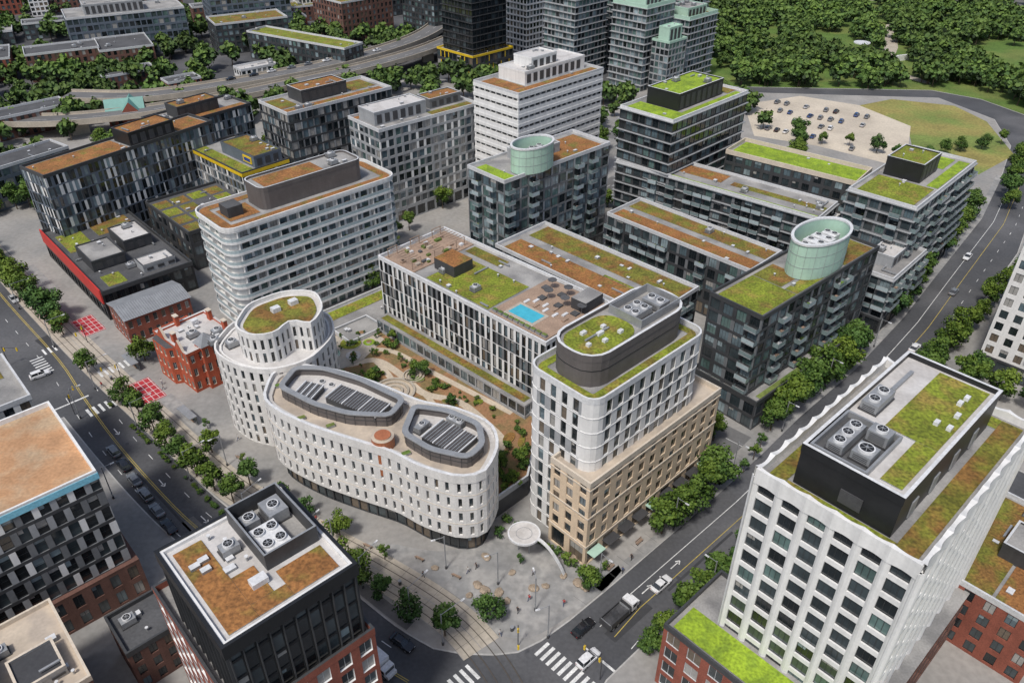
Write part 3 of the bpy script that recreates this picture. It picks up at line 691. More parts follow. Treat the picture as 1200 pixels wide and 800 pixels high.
# E2 historic red brick house
b=Bld('brick_house');F=(-74.5,146.8);f=locf(F,48)
stK=ST(wall='orange_brick',fh=3.7,bw=2.1,wf=.42,sill=.25,head=.8,dp=.25,mull=1,reveal='cream',frame='frame_light')
mp=[f(0,0),f(12.5,0),f(12.5,14),f(0,14)];b.walls(mp,0,11,stK);b.f('roof',[(*q,11) for q in mp],'roof_white')
b.ring('cornice',offs(mp,.3),offs(mp,-.35),10.7,11.5,'orange_brick','roof_white',bottom=True)
mp2=ccw([f(-.01,6),f(-.01,14.5),f(-1.6,13.5),f(-1.6,7)]);b.walls(mp2,0,10.4,stK);b.f('roof',[(*q,10.4) for q in mp2],'roof_dark')
mp3=[f(1,14.003),f(10,14.003),f(10,19),f(1,19)];b.walls(mp3,0,8.5,stK);b.roof(mp3,8.5,'roof_white',.5,'orange_brick')
for (v0,v1) in ((1.,4.6),(9.,12.8)):
    vm=(v0+v1)/2
    for u in (-.35,.15): b.f('gables',[(*f(u,v0),11.5),(*f(u,v1),11.5),(*f(u,vm),14.0)],'orange_brick')
    b.f('gables',[(*f(-.4,v0),11.5),(*f(.2,v0),11.5),(*f(.2,vm),14.05),(*f(-.4,vm),14.05)],'cream')
    b.f('gables',[(*f(-.4,v1),11.5),(*f(.2,v1),11.5),(*f(.2,vm),14.05),(*f(-.4,vm),14.05)],'cream')
tq=[f(3.2,-1.2),f(7.2,-1.2),f(7.2,2.2),f(3.2,2.2)];b.walls(tq,0,12,stK);ap=f(5.2,.5)
for k in range(4):b.f('roof',[(*offs(tq,.3)[k],12),(*offs(tq,.3)[(k+1)%4],12),(*ap,14.6)],'metal_grey')
for (u,v) in ((11.8,3),(11.8,10),(5,13.4),(.9,7)):
    x,y=f(u,v);b.box('chimneys',x,y,10.6,.9,1.3,3,48,'orange_brick','roof_dark');b.box('chimneys',x,y,13.6,1.1,1.5,.2,48,'cream')
x,y=f(5,6);b.hvac(x,y,11.02,2.4,1.8,1.1,48);x,y=f(8,10.5);b.box('rooftop_units',x,y,11.02,1.6,1.2,1.4,48,'metal_white')
b.clutter(f,2,10,3,12,11.02,5,48)
b.done()

# W1
b=Bld('curved_balcony_apartment_building');F=(-68,168);ang=43.5;f=locf(F,ang)
ip=rrect(f(1.3,1.3),ang,48,15.6,2.4,4)
stw=ST(wall='white_panel',fh=3.1,bw=2.7,wf=.74,sill=.03,head=.9,dp=.1,mull=1,glass=['gl_blue','gl_teal','gl_mid','gl_pale','gl_blind'],pier=['white_panel'])
b.walls(ip,0,31,stw)
for k in range(1,11):
    z=31*k/10
    op=rrect(f(0,0),ang,50.6,18.2,3.4,5);ii=rrect(f(1.4,1.4),ang,47.8,15.4,2.3,5)
    b.ring('balconies',op,ii,z-.5,z+.12,'white_panel',bottom=True)
    if k<10:
        b.ring('balconies',offs(op,-.04),offs(op,-.11),z+.123,z+1.0,'glass_rail_pale','frame_light')
        for j in range(9):
            x,y=f(3+j*5.6,.72);b.box('balconies',x,y,z+.123,.2,1.2,2.45,ang,'white_panel')
            if R.random()<.6: x,y=f(4.5+j*5.6+R.random()*2,.7);b.box('balcony_furniture',x,y,z+.125,.9,.6,.7,ang,R.choice(('deck','roof_dark','grass','metal_white')))
        for j in range(3):
            x,y=f(.72,4+j*5);b.box('balconies',x,y,z+.123,1.2,.2,2.45,ang,'white_panel')
op=rrect(f(0,0),ang,50.6,18.2,3.4,5)
b.roof(op,31.15,'roof_gravel',.7,'white_panel')
b.ring('green_roof',offs(op,-.9),offs(op,-3.2),31.16,31.32,'metal_grey','sedum_brown')
pp=rrect(f(13,5),ang,30,9.5,2,3);b.prism('penthouse',pp,31.16,36.5,'taupe_panel','roof_gravel');b.ring('penthouse',offs(pp,.05),offs(pp,-.3),36.,37.1,'taupe_panel','coping')
b.sed(f,15,32,6.5,13.3,36.5,'sedum_brown');b.clutter(f,33,41,6.5,13,36.52,6,ang)
b.sed(f,4,12,5,13,31.17,'sedum_brown');x,y=f(6.5,9);b.box('penthouse',x,y,31.2,4,4.5,2.8,ang,'dark_panel','roof_dark')
b.done()

# C2 curved white mid-rise
b=Bld('curved_white_apartment_building')
stc=ST(wall='white_brick',fh=3.0,bw=2.1,wf=.38,sill=.12,head=.88,dp=.3,mull=0,glass=GD,reveal='white_brick')
lo=resample(fillet(ccw([(-63.5,135.5),(-62,146),(-52,151.5),(-41,150),(-38,141),(-41.5,131),(-49,127.3),(-57,129.5)]),3.5),2.1)
b.walls(lo,0,20,stc);b.roof(lo,20,'roof_white',1.0,'white_brick')
b.ring('roof',offs(lo,-.9),offs(lo,-1.3),20.004,20.4,'white_brick')
up=resample(fillet(ccw([(-57,134),(-56.5,143),(-50,148.5),(-43,148.5),(-39.8,141.5),(-41,134.5),(-46,137),(-47.5,131.5),(-52.5,130.5)]),2.6),1.6)
b.walls(up,20.0,26.4,ST(wall='white_brick',fh=3.2,bw=1.6,wf=.4,sill=.1,head=.85,dp=.25,mull=0,reveal='white_brick'));b.roof(up,26.4,'roof_white',1.0,'white_brick')
b.prism('green_roof',offs(up,-1.3),26.42,26.6,'metal_grey','sedum_mixed')
for (u,v) in ((-50,141),(-47,144)): b.box('rooftop_units',u,v,26.6,1.8,1.4,1.,43,'metal_white')
x,y=(-59.5,137.5);b.hvac(x,y,20.02,2.2,1.8,1.2,43);b.cyl('rooftop_units',-59,143,20.02,1.2,2.4,'white_brick','roof_white',n=20)
b.clutter(locf((-62,136),43),0,4,0,6,20.02,4,43)
b.done()
# C1 sinuous white building
b=Bld('sinuous_white_office_building')
out=ccw(resample(fillet([(-48.6,119.5),(-48.8,128.5),(-44.5,131.3),(-34.5,128.6),(-25,123.5),(-17.5,118.6),(-10.5,116.9),(-3.4,112.2),(-2.2,106),(-4.6,98.8),(-9.4,97.9),(-16.5,100.8),(-21.5,104.6),(-28,107.2),(-37,111.2),(-44,115.4)],2.8,5),2.05))
stc1=ST(wall='white_brick',fh=3.6,bw=2.05,wf=.36,sill=.18,head=.8,dp=.45,mull=0,glass=GD,reveal='white_brick',jit=.25)
b.walls(out,4.6,18.8,stc1)
b.walls(offs(out,-1.3),0,4.6,ST(wall='dark_panel',fh=4.6,bw=2,wf=.85,sill=.05,head=.95,glass=['gl_dark','gl_warm','gl_mid'],mull=0))
b.f('soffit',[(*q,4.6) for q in out][::-1],'roof_tan')
for z in (8.15,11.7,15.25): b.ring('fins',offs(out,.05),offs(out,-.01),z-.04,z+.04,'cream',bottom=True)
b.f('roof',[(*q,18.8) for q in out],'roof_tan')
b.ring('parapet',offs(out,.14),offs(out,-.4),18.3,20.2,'white_brick','metal_white')
b.ring('parapet',offs(out,-.41),offs(out,-1.4),18.81,19.3,'white_brick','roof_white')
Z=18.8
scr=[[(-45.5,121.5),(-43.8,128),(-38,127.8),(-30,124.2),(-20.5,117.6),(-22.5,112.6),(-30.5,113.2),(-37.5,116)],[(-18.6,115.8),(-12,114.4),(-5.9,110.4),(-5.0,104.8),(-7.6,101.2),(-14.5,103.4),(-19.8,107.8)]]
for sp in scr:
    s_=resample(fillet(ccw(sp),1.4),1.);b.ring('penthouse',s_,offs(s_,-.3),Z+.01,Z+2.6,'taupe_panel','taupe_panel')
    b.ring('penthouse',offs(s_,.35),offs(s_,-.75),Z+2.6,Z+2.85,'grey_panel','metal_grey',bottom=True)
    b.ring('penthouse',offs(s_,.05),offs(s_,-.01),Z+1.2,Z+1.35,'metal_dark',bottom=True)
    b.f('penthouse',[(*q,Z+.9) for q in offs(s_,-.25)],'roof_white')
    for k in range(0,len(s_),2): b.box('penthouse',s_[k][0],s_[k][1],Z+.01,.12,.12,2.6,0,'metal_dark')
def louv(cx,cy,w,d,ang):
    f=locf((cx,cy),ang)
    b.box('rooftop_units',cx,cy,Z+.92,w,d,1.3,ang,'metal_dark')
    n=int(w/.32)
    for k in range(n):
        x,y=f(-w/2+(k+.5)*w/n,0);b.box('rooftop_units',x,y,Z+2.22,.16,d,.16,ang,'taupe_panel' if k%2 else 'metal_grey')
    for k in range(4):
        x,y=f(-w/2+k*w/3,0);b.box('rooftop_units',x,y,Z+2.22,.22,d+.1,.28,ang,'metal_white')
louv(-29.5,117.6,12,4.6,-30);louv(-39.6,120.9,4,4.6,-20);louv(-11.3,107.2,8,6,-36)
for k in range(5): b.fan(-38+k*2.1,125.2-k*1.1,Z+.92,.6)
b.hvac(-10.5,112.2,Z+.92,3.4,1.4,1.1,-36);b.hvac(-16.6,110.8,Z+.92,1.4,3.,1.1,-36)
b.cyl('stair_drum',-23.4,107.6,13.0,2.1,8.0,'copper_panel','roof_tan',n=24)
b.cyl('stair_drum',-23.4,107.6,21.0,1.5,.25,'roof_tan','copper_panel',n=20)
for (x,y) in ((-34,112.6),(-40,114.8),(-19,105),(-46.6,125)): b.box('planters',x,y,Z+.02,1.6,.9,.5,30,'metal_grey','grass')
b.done()

# garden podium
b=Bld('courtyard_garden')
gp=ccw([(-53,150),(-49,163),(-38,173),(6.2,131.5),(3.2,113.5),(-4.5,106),(-12,108),(-24,114),(-44,126),(-42,144),(-50,149)])
b.prism('podium',gp,0.1,4.5,'dark_panel','soil')
b.ring('podium',offs(gp,.05),offs(gp,-.35),4.2,5.5,'grey_panel','coping')
def blob(cx,cy,rx,ry,ang,z,h,m,n=20,side='coping'):
    f=locf((cx,cy),ang)
    b.prism('planting_beds',[f(rx*math.cos(2*math.pi*k/n),ry*math.sin(2*math.pi*k/n)) for k in range(n)],z,z+h,side,m)
GP=[([(-46,156),(-40,152),(-33,154),(-26,148),(-20,141),(-12,138),(-6,131),(-2,124),(-6,117),(-4,110)],1.9),([(-40,158),(-30,158),(-20,150),(-10,142),(0,134)],1.5),([(-33,154),(-28,146),(-26,137),(-20,130),(-12,126),(-6,124)],1.5),([(-20,141),(-15,133),(-12,126)],1.3),([(-26,137),(-34,134),(-40,138)],1.4)]
PATHP=[]
for k,(p,w) in enumerate(GP):
    P=resample(spline(p,False),1.,False);V=[];F=[];ribbon(P,w,4.51+.004*k,'x',V,F);PATHP+=P
    for q in F:b.f('paths',[V[i] for i in q],'gravel_path')
for (x,y,r) in ((-27,141.5,5.0),(-23,147.5,2.6)):
    for rr in (1,.72,.44):
        n=30;E=lambda s:[(x+r*s*math.cos(2*math.pi*k/n),y+r*s*math.sin(2*math.pi*k/n)) for k in range(n)]
        b.ring('planting_beds',E(rr),E(rr-.1),4.56,5.0,'tram_concrete')
        b.f('paths',[(*q,4.545+.004*(1.5-rr)) for q in E(rr-.1)],'gravel_path' if rr!=.72 else 'roof_tan')
b.prism('play_area',ccw([(-50,152),(-47,162),(-39,169.5),(-32,163),(-36,154),(-42,149)]),4.52,4.62,'tram_concrete','tram_concrete')
for (x,y,r,m) in ((-44,156,2.2,'teal_metal'),(-40,160.5,2.6,'sedum_green'),(-45.5,160,1.6,'roof_white'),(-38,165,1.7,'teal_metal'),(-38.5,155.5,1.8,'roof_white'),(-35.5,161,1.5,'sedum_lime')):
    b.cyl('play_area',x,y,4.63,r,.35,'metal_white',m,n=20)
    b.cyl('play_area',x,y,4.99,r*.45,.3,'metal_white','soil',n=14)
def ongarden(x,y,clear=1.5):
    if not(96<x+y<132.5 and y>110 and -42<x<3.5): return False
    if y<118-.55*(x+20): return False
    if (x+27)**2+(y-141.5)**2<34: return False
    return min((x-p[0])**2+(y-p[1])**2 for p in PATHP)>clear
for k in range(80):
    x=R.uniform(-42,3);y=R.uniform(110,160)
    if ongarden(x,y): blob(x,y,R.uniform(.6,2.2),R.uniform(.5,1.2),R.uniform(0,90),4.53+.001*k,R.uniform(.15,.4),R.choice(['grass','sedum_mixed','grass','grass','sedum_green']),12,'stone')
b.done()
b=Bld('glazed_gallery');f=locf((7,133.4),46.5)
g=[f(-4,2),f(-.05,2),f(-.05,53),f(-4,53)];b.walls(g,4.5,8.2,ST(wall='grey_panel',fh=3.7,bw=2.6,wf=.85,glass=GL));b.f('roof',[(*q,8.2) for q in g],'roof_gravel')
b.sed(f,-3.3,-1.2,3,52,8.2,'sedum_mixed');b.done()
simple('podium_garden_building',(-40,160),43.5,22,17,5,ST(wall='grey_panel',fh=4.6,bw=3,wf=.7,glass=GL),sed=[(1,21,12,16,'sedum_green')],clut=3)

# ------------------------------------------------------------ background
simple('black_residential_tower',(-20,415),45,24,23,78,ST(wall='black_panel',fh=3.1,bw=2.6,wf=.86,sill=.1,head=.85,glass=['gl_dark','gl_dark','gl_mid'],pier=['black_panel','dark_panel']),z0=9,slab=(3.1,.5,.2,'dark_panel'))
simple('yellow_podium_building',(-20,411),45,29,28,9,ST(wall='dark_panel',fh=4.5,bw=3,wf=.8,pier=['yellow_metal','dark_panel']),cm='yellow_metal')
bgst=ST(wall='grey_panel',fh=3.1,bw=2.6,wf=.8,sill=.1,head=.88,glass=['gl_teal','gl_mid','gl_blue','gl_dark','gl_pale'],pier=['grey_panel','midgrey_panel'])
bgl=ST(wall='white_panel',fh=3.1,bw=2.6,wf=.7,sill=.2,head=.88,glass=GD)
for (F,w1,w2,z,tm,st_) in (((30,396),24,20,42,'roof_gravel',bgst),((62,383),22,20,38,'roof_gravel',bgst),((84,392),24,20,31,'sedum_mixed',bgst),((8,455),26,26,38,'roof_gravel',bgl),((55,420),24,20,44,'roof_gravel',bgst),((88,426),22,20,36,'sedum_green',bgst)):
    simple('glass_residential_tower',F,45,w1,w2,z,st_,slab=(3.1,.6,.2,'grey_panel'),surf=tm,cm='teal_metal' if z<50 else 'coping',par=1.6,clut=4,pent=[(4,w1-4,4,w2-4,4,'teal_metal' if z<42 else 'grey_panel','roof_gravel',0)])
simple('glass_residential_tower',(73,378),45,14,10,24,bgst,surf='roof_gravel',cm='teal_metal',clut=3,pent=[(2,12,2,8,6,'teal_metal','teal_metal',0)])
bb=ST(wall='red_brick',fh=3.2,bw=3,wf=.5);bd=ST(wall='brown_brick',fh=3.2,bw=3,wf=.5);bk=ST(wall='dark_panel',fh=3.2,bw=3,wf=.7,glass=GC)
def low(name,cx,cy,ang,a,c,z,st_,surf='roof_gravel',sed=None,pent=None):
    f=locf((cx,cy),ang);F=f(-a/2,-c/2)
    simple(name,F,ang,a,c,z,st_,surf=surf,sed=[(1,a-1,1,c-1,sed)] if sed else (),clut=6,pent=pent)
low('brick_school_building',-230,415,30,34,18,13,bd,'roof_dark')
low('brick_school_building',-205,430,30,26,30,12,bd,'roof_dark')
low('green_roof_office_building',-110,432,30+28,14,70,14,bk,'roof_gravel','sedum_green')
low('green_roof_office_building',-150,470,30,40,22,16,bk,'roof_gravel','sedum_mixed')
bq=ST(wall='blue_grey_panel',fh=3.4,bw=3,wf=.8,glass=GL)
low('glass_office_complex',-215,462,30,60,26,22,bq,'roof_gravel',None,[(10,40,6,20,5,'grey_panel','roof_gravel',0)])
low('glass_office_complex',-160,505,28,46,30,26,bq,'roof_dark',None,[(10,30,6,20,5,'dark_panel','roof_gravel',0)])
low('brown_office_building',-95,500,45,36,30,22,bd,'sedum_mixed')
low('brown_office_building',-45,505,45,30,30,26,bk,'roof_dark',None,[(6,24,6,20,4,'dark_panel','sedum_brown',0)])
low('white_school_building',-128,405,40,22,9,7,bgl,'roof_white')
low('brick_warehouse',-190,395,40,26,12,7,bd,'roof_dark')
low('brick_warehouse',-160,385,40,16,10,6,bb,'roof_dark')
low('brick_apartment_building',-235,300,45,36,16,10,bb,'roof_gravel')
low('brick_apartment_building',-205,330,45,30,13,9,bd,'roof_dark')
low('glass_office_building',-240,255,45,30,18,12,bq,'roof_gravel')
low('glass_office_building',-172,262,55,30,12,14,bq,'roof_dark')
b=Bld('gabled_green_roof_house')
for (x,y,w1,w2,an) in ((-166,336,15,7,20),(-163,338,6,13,20)):
    p=rrect((x-w1/2,y-w2/2),an,w1,w2);b.walls(p,0,7,bb);o=offs(p,.4)
    lg=w1>w2
    if lg: m0=[(o[0][0]+o[3][0])/2,(o[0][1]+o[3][1])/2];m1=[(o[1][0]+o[2][0])/2,(o[1][1]+o[2][1])/2];qs=((o[0],o[1],m1,m0),(o[2],o[3],m0,m1));ts=((o[3],o[0],m0),(o[1],o[2],m1))
    else: m0=[(o[0][0]+o[1][0])/2,(o[0][1]+o[1][1])/2];m1=[(o[3][0]+o[2][0])/2,(o[3][1]+o[2][1])/2];qs=((o[1],o[2],m1,m0),(o[3],o[0],m0,m1));ts=((o[0],o[1],m0),(o[2],o[3],m1))
    for (a,c,d_,e_) in qs:b.f('roof',[(*a,7),(*c,7),(*d_,11),(*e_,11)],'teal_dark')
    for (a,c,d_) in ts:b.f('walls',[(*a,7),(*c,7),(*d_,11)],'red_brick')
b.done()
for k in range(52):
    x=R.uniform(-400,-100);y=R.uniform(515,760)
    low('brick_row_house',x,y,R.choice([28,28,118]),R.uniform(14,34),R.uniform(10,18),R.uniform(6,14),R.choice([bb,bd,bd,bgl,bk]),R.choice(['roof_gravel','roof_dark','roof_dark','sedum_mixed']))
for k in range(18):
    x=R.uniform(-390,-240);y=R.uniform(330,510)
    low('brick_row_house',x,y,R.choice([28,118]),R.uniform(16,34),R.uniform(10,16),R.uniform(7,12),R.choice([bb,bd,bk]),R.choice(['roof_gravel','roof_dark']))
for k in range(14):
    low('distant_apartment_building',R.uniform(-90,90),R.uniform(560,760),45,R.uniform(20,34),R.uniform(18,28),R.uniform(16,34),R.choice([bgl,bgst,bk]))
def deckroad(name,pts,w,z):
    P=resample(spline(pts,False),6,False);b=Bld(name)
    V=[];F=[];ribbon(P,w,z,'x',V,F)
    for q in F:b.f('deck',[V[i] for i in q],'tram_concrete')
    V2=[];F2=[];ribbon(P,w-1.4,z+.01,'x',V2,F2)
    for q in F2:b.f('road_surface',[V2[i] for i in q],'asphalt_light')
    for o in (-w/2,w/2):
        V3=[];F3=[];ribbon(P,.4,z+1.,'x',V3,F3,off=o)
        for q in F3:
            t=[V3[i] for i in q];b.f('barrier',t,'tram_concrete')
            for (i,j) in ((0,1),(3,2)):
                b.f('barrier',[(t[i][0],t[i][1],z-1.3),(t[j][0],t[j][1],z-1.3),t[j],t[i]],'tram_concrete')
    V4=[];F4=[];ribbon(P,.15,z+.02,'x',V4,F4,0,(6,6))
    for q in F4:b.f('lane_line',[V4[i] for i in q],'paint_white')
    for k in range(3,len(P)-2,5): b.box('piers',P[k][0],P[k][1],0,w*.6,1.6,z-1.3,35,'tram_concrete');
    b.done()
deckroad('elevated_expressway',[(-290,330),(-230,325),(-198,322),(-171,328),(-140,345),(-104,375),(-72,405),(-42,445),(-20,500),(0,600)],11,7)
deckroad('elevated_expressway',[(-200,352),(-165,352),(-130,372),(-100,396),(-74,424),(-50,465),(-38,520),(-20,620)],12,8)
flat('railway_corridor',[(60,600),(330,600),(330,640),(60,640)],.14,'gravel_lot')
strip_obj('railway_track',[([(40,604+5*k),(330,604+5*k)],.5,.15,'rail_steel',0,None) for k in range(7)])
flat('footpath',spline([(205,400),(196,430),(215,470),(235,520),(240,522),(222,468),(202,430),(210,400)],True,4),.128,'tram_concrete')
flat('lawn',spline([(255,400),(240,440),(255,490),(300,500),(320,420)],True,4),.127,'grass')
flat('lawn',spline([(172,430),(180,470),(195,500),(206,470),(192,436)],True,4),.1285,'grass')
b=Bld('park_pavilion');b.cyl('roof',198,462,4,4.5,.5,'metal_white',n=24);b.cyl('column',198,462,0.1,.4,3.9,'metal_grey',n=8)
b.box('wall',206,448,.1,14,1,3,60,'white_panel');b.box('wall',212,440,.1,10,1,3,20,'white_panel');b.done()

# ------------------------------------------------------------ trees
def tree_mesh(seed,h,cr,nl,leafs,ls,dist=False):
    r=random.Random(seed);V=[];F=[];MI=[]
    def limb(p0,p1,r0,r1,n=7):
        d=(p1-p0).normalized();a=d.orthogonal().normalized();c=d.cross(a);k=len(V)
        for (p,rr) in ((p0,r0),(p1,r1)):
            for i in range(n):
                t=2*math.pi*i/n;q=p+a*rr*math.cos(t)+c*rr*math.sin(t);V.append((q.x,q.y,q.z))
        for i in range(n):F.append((k+i,k+(i+1)%n,k+n+(i+1)%n,k+n+i));MI.append(0)
    top=Vector((r.uniform(-.2,.2),r.uniform(-.2,.2),h*.62))
    mid=Vector((r.uniform(-.1,.1),r.uniform(-.1,.1),h*.3))
    limb(Vector((0,0,0)),mid,.17*h/7,.12*h/7);limb(mid,top,.12*h/7,.05*h/7)
    lobes=[]
    for i in range(nl):
        a=2*math.pi*i/nl+r.uniform(-.4,.4);rr=cr*r.uniform(.35,.75);z=h*r.uniform(.40,.80)
        c=Vector((rr*math.cos(a),rr*math.sin(a),z));lobes.append((c,cr*r.uniform(.30,.52)))
        limb(mid.lerp(top,r.uniform(.1,.9)),c,.055*h/7,.015,5)
    lobes.append((Vector((r.uniform(-.4,.4),r.uniform(-.4,.4),h*.86)),cr*.42));lobes.append((Vector((0,0,h*.66)),cr*.55))
    per=leafs//len(lobes)
    for (c,R_) in lobes:
        tone=r.uniform(-.25,.25)
        for i in range(per):
            d=Vector((r.gauss(0,1),r.gauss(0,1),r.gauss(0,.85))).normalized()
            q=c+d*R_*(r.random()**.35)*r.uniform(.8,1.18)
            n=(d+Vector((r.gauss(0,.6),r.gauss(0,.6),r.gauss(.4,.6)))).normalized()
            a=n.orthogonal().normalized();a=(Matrix.Rotation(r.uniform(0,6.28),3,n)@a);e=n.cross(a)
            s=ls*r.uniform(.6,1.3);k=len(V)
            for (x,y) in ((-1,-.2),(-.2,-.9),(.9,-.3),(.5,.8),(-.6,.7)):
                t=q+a*x*s+e*y*s;V.append((t.x,t.y,t.z))
            F.append((k,k+1,k+2,k+3,k+4))
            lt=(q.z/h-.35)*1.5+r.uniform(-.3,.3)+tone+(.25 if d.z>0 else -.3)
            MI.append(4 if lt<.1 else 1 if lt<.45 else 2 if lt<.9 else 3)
    me=bpy.data.meshes.new('tree_mesh%d'%seed);me.from_pydata(V,[],F)
    L='leafd' if dist else 'leaf'
    for m in ('bark',L+'0',L+'1',L+'2',L+'3'):me.materials.append(MATS[m])
    me.polygons.foreach_set('material_index',MI);me.update();return me
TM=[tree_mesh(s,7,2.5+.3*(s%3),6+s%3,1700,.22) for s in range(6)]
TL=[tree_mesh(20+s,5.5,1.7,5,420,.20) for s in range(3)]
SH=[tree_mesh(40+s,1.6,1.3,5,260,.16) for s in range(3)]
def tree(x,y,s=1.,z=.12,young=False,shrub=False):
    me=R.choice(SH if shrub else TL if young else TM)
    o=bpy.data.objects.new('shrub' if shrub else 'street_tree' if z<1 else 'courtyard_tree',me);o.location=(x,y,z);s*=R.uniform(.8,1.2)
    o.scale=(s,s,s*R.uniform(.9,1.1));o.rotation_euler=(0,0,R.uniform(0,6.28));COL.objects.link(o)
def row(p,q,n,s=1.,j=.4,young=False,z=.12):
    for k in range(n):
        t=k/max(1,n-1);tree(p[0]+(q[0]-p[0])*t+R.uniform(-j,j),p[1]+(q[1]-p[1])*t+R.uniform(-j,j),s,z,young)
for (x,y) in ((-91,143),(-85,137),(-79.5,131.6),(-75,127),(-70.5,122.4),(-66,118.3),(-61,114.2),(-56,110.6),(-49.5,106)): tree(x+.6,y+.6,.95)
for (x,y) in ((-30.5,93.5),(-27,91.5),(-22.8,88.5),(-17.5,84.5),(-11.2,81)): tree(x,y,.98)
for (x,y) in ((-63,128),(-52,118),(-44,113),(-39,109.3),(-31,104),(-22,99)): tree(x-1.5,y-1.8,.82,young=R.random()<.25)
tree(-3.8,84.5,.8);tree(13.6,90,.85);tree(-92,160,.9);tree(-104,155,.85);tree(-68,134,.6,young=True);tree(-57,123,.6,young=True);tree(1.5,96,.45,young=True)
row((28.5,103.5),(42,116.5),5,1.25,.5);row((22,77.6),(44,98),7,1.0,.5)
row((57,134),(88,163),13,1.25,.7);row((100,178),(124,206),9,1.35,.9);row((130,214),(156,246),7,1.2)
row((50,103),(70,121),6,1.05);row((76,118),(118,80),8,1.1,.8);row((95,140),(111,152),5,1.);row((110,148),(140,122),8,1.)
row((48,120),(54,128),3,.9,young=True);row((100,153),(160,213),12,1.,1);row((90,145),(104,160),4,1.)
row((-170,222),(-118,172),16,1.15,.8);row((-180,240),(-150,268),8,1.3,1.5)
row((20,176),(-6,200),7,1.2,1.2);row((55,186),(30,210),7,1.2,1.);row((38,166),(14,188),7,1.1,1.)
row((76,212),(50,236),7,1.1,1.);row((-8,212),(30,250),9,1.1,1.2);row((84,186),(96,196),4,1.1)
row((-10,236),(0,246),4,1.2);row((30,300),(90,330),12,1.5,4);row((100,262),(120,320),10,1.2,1);row((-30,300),(30,300),12,1.5,4)
row((-92,290),(-40,320),12,1.6,4);row((-130,280),(-160,300),8,1.6,4);row((170,250),(200,296),8,1.2,1)
row((215,300),(232,335),5,1.4,1);row((-22,196),(-36,208),4,1.1);row((-150,240),(-175,262),7,1.3,3);row((-24,250),(-44,272),5,1.2,1);row((34,250),(56,228),4,1.1,1)
row((-52,214),(-34,232),6,1.1,1);row((-76,206),(-58,224),5,.9,1);row((44,130),(36,142),4,1.,.6)
row((120,320),(160,290),6,.9,2);row((172,300),(200,312),4,1.,2);row((-40,196),(-30,204),3,1.1,1)
for k in range(430):
    x=R.uniform(-42,5);y=R.uniform(110,162)
    if ongarden(x,y,1.2):
        if k%5==0: tree(x,y,R.uniform(.45,.7),4.5,k%2==0)
        else: tree(x,y,R.uniform(.35,.9),4.5,shrub=True)
for k in range(24): tree(R.uniform(-48,-32),R.uniform(150,166),R.uniform(.25,.45),4.6,True)
for (x,y) in ((4,101.8),(5.5,100.6),(6.8,99.5),(8.3,98.3),(9.8,96.8),(2,103.5),(12.5,93.8),(15,93.2),(11,95.5),(1,104.6),(17,95),(-1.2,106),(-2.5,103)): tree(x,y,.95,.12,shrub=True)
for k in range(34):
    t=R.random();tree(-97+t*42,145.5-t*39,.5,.12,shrub=True)
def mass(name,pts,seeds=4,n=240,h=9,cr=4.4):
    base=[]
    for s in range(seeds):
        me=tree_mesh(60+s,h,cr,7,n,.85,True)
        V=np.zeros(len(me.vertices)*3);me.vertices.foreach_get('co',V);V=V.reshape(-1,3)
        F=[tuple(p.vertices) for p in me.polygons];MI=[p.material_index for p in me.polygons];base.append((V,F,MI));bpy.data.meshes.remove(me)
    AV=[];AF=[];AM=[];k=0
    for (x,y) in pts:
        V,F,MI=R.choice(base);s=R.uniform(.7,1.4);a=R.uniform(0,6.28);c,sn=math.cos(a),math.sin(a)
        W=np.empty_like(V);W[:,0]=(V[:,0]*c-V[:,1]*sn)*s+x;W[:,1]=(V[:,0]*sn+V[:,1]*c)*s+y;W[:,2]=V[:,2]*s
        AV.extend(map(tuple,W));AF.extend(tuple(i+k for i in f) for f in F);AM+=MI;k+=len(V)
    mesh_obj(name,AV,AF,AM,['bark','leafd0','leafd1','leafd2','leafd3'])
pts=[]
def fill(x0,x1,y0,y1,n,keep=lambda x,y:True):
    for c in range(n):
        x=R.uniform(x0,x1);y=R.uniform(y0,y1)
        if keep(x,y):pts.append((x,y))
lawn=lambda x,y:not((176<x<204 and 436<y<496) or (250<x<330 and 408<y<470) or abs(x-200-(y-400)*.25)<5)
fill(104,330,392,600,860,lambda x,y:lawn(x,y) and x>108+(y-392)*-.05)
fill(112,330,388,400,50);fill(228,330,350,395,60);fill(205,330,640,700,60);fill(240,330,290,345,40)
mass('park_trees',pts)
pts=[]
fill(-300,-180,262,420,100,lambda x,y:not(abs(x+235)<24 and abs(y-300)<20))
fill(-420,-100,470,760,280);fill(-380,-230,330,500,120);fill(-230,-150,350,400,30);fill(-130,-30,330,368,30);fill(-90,10,372,400,24);fill(-140,-60,436,490,44);fill(-40,120,470,620,60);fill(-260,-100,395,520,70)
fill(20,110,330,378,34);fill(-20,20,330,400,14)
mass('tree_mass',pts)
pts=[]
fill(300,420,200,600,120);fill(-480,-330,250,700,60)
mass('tree_mass',pts)

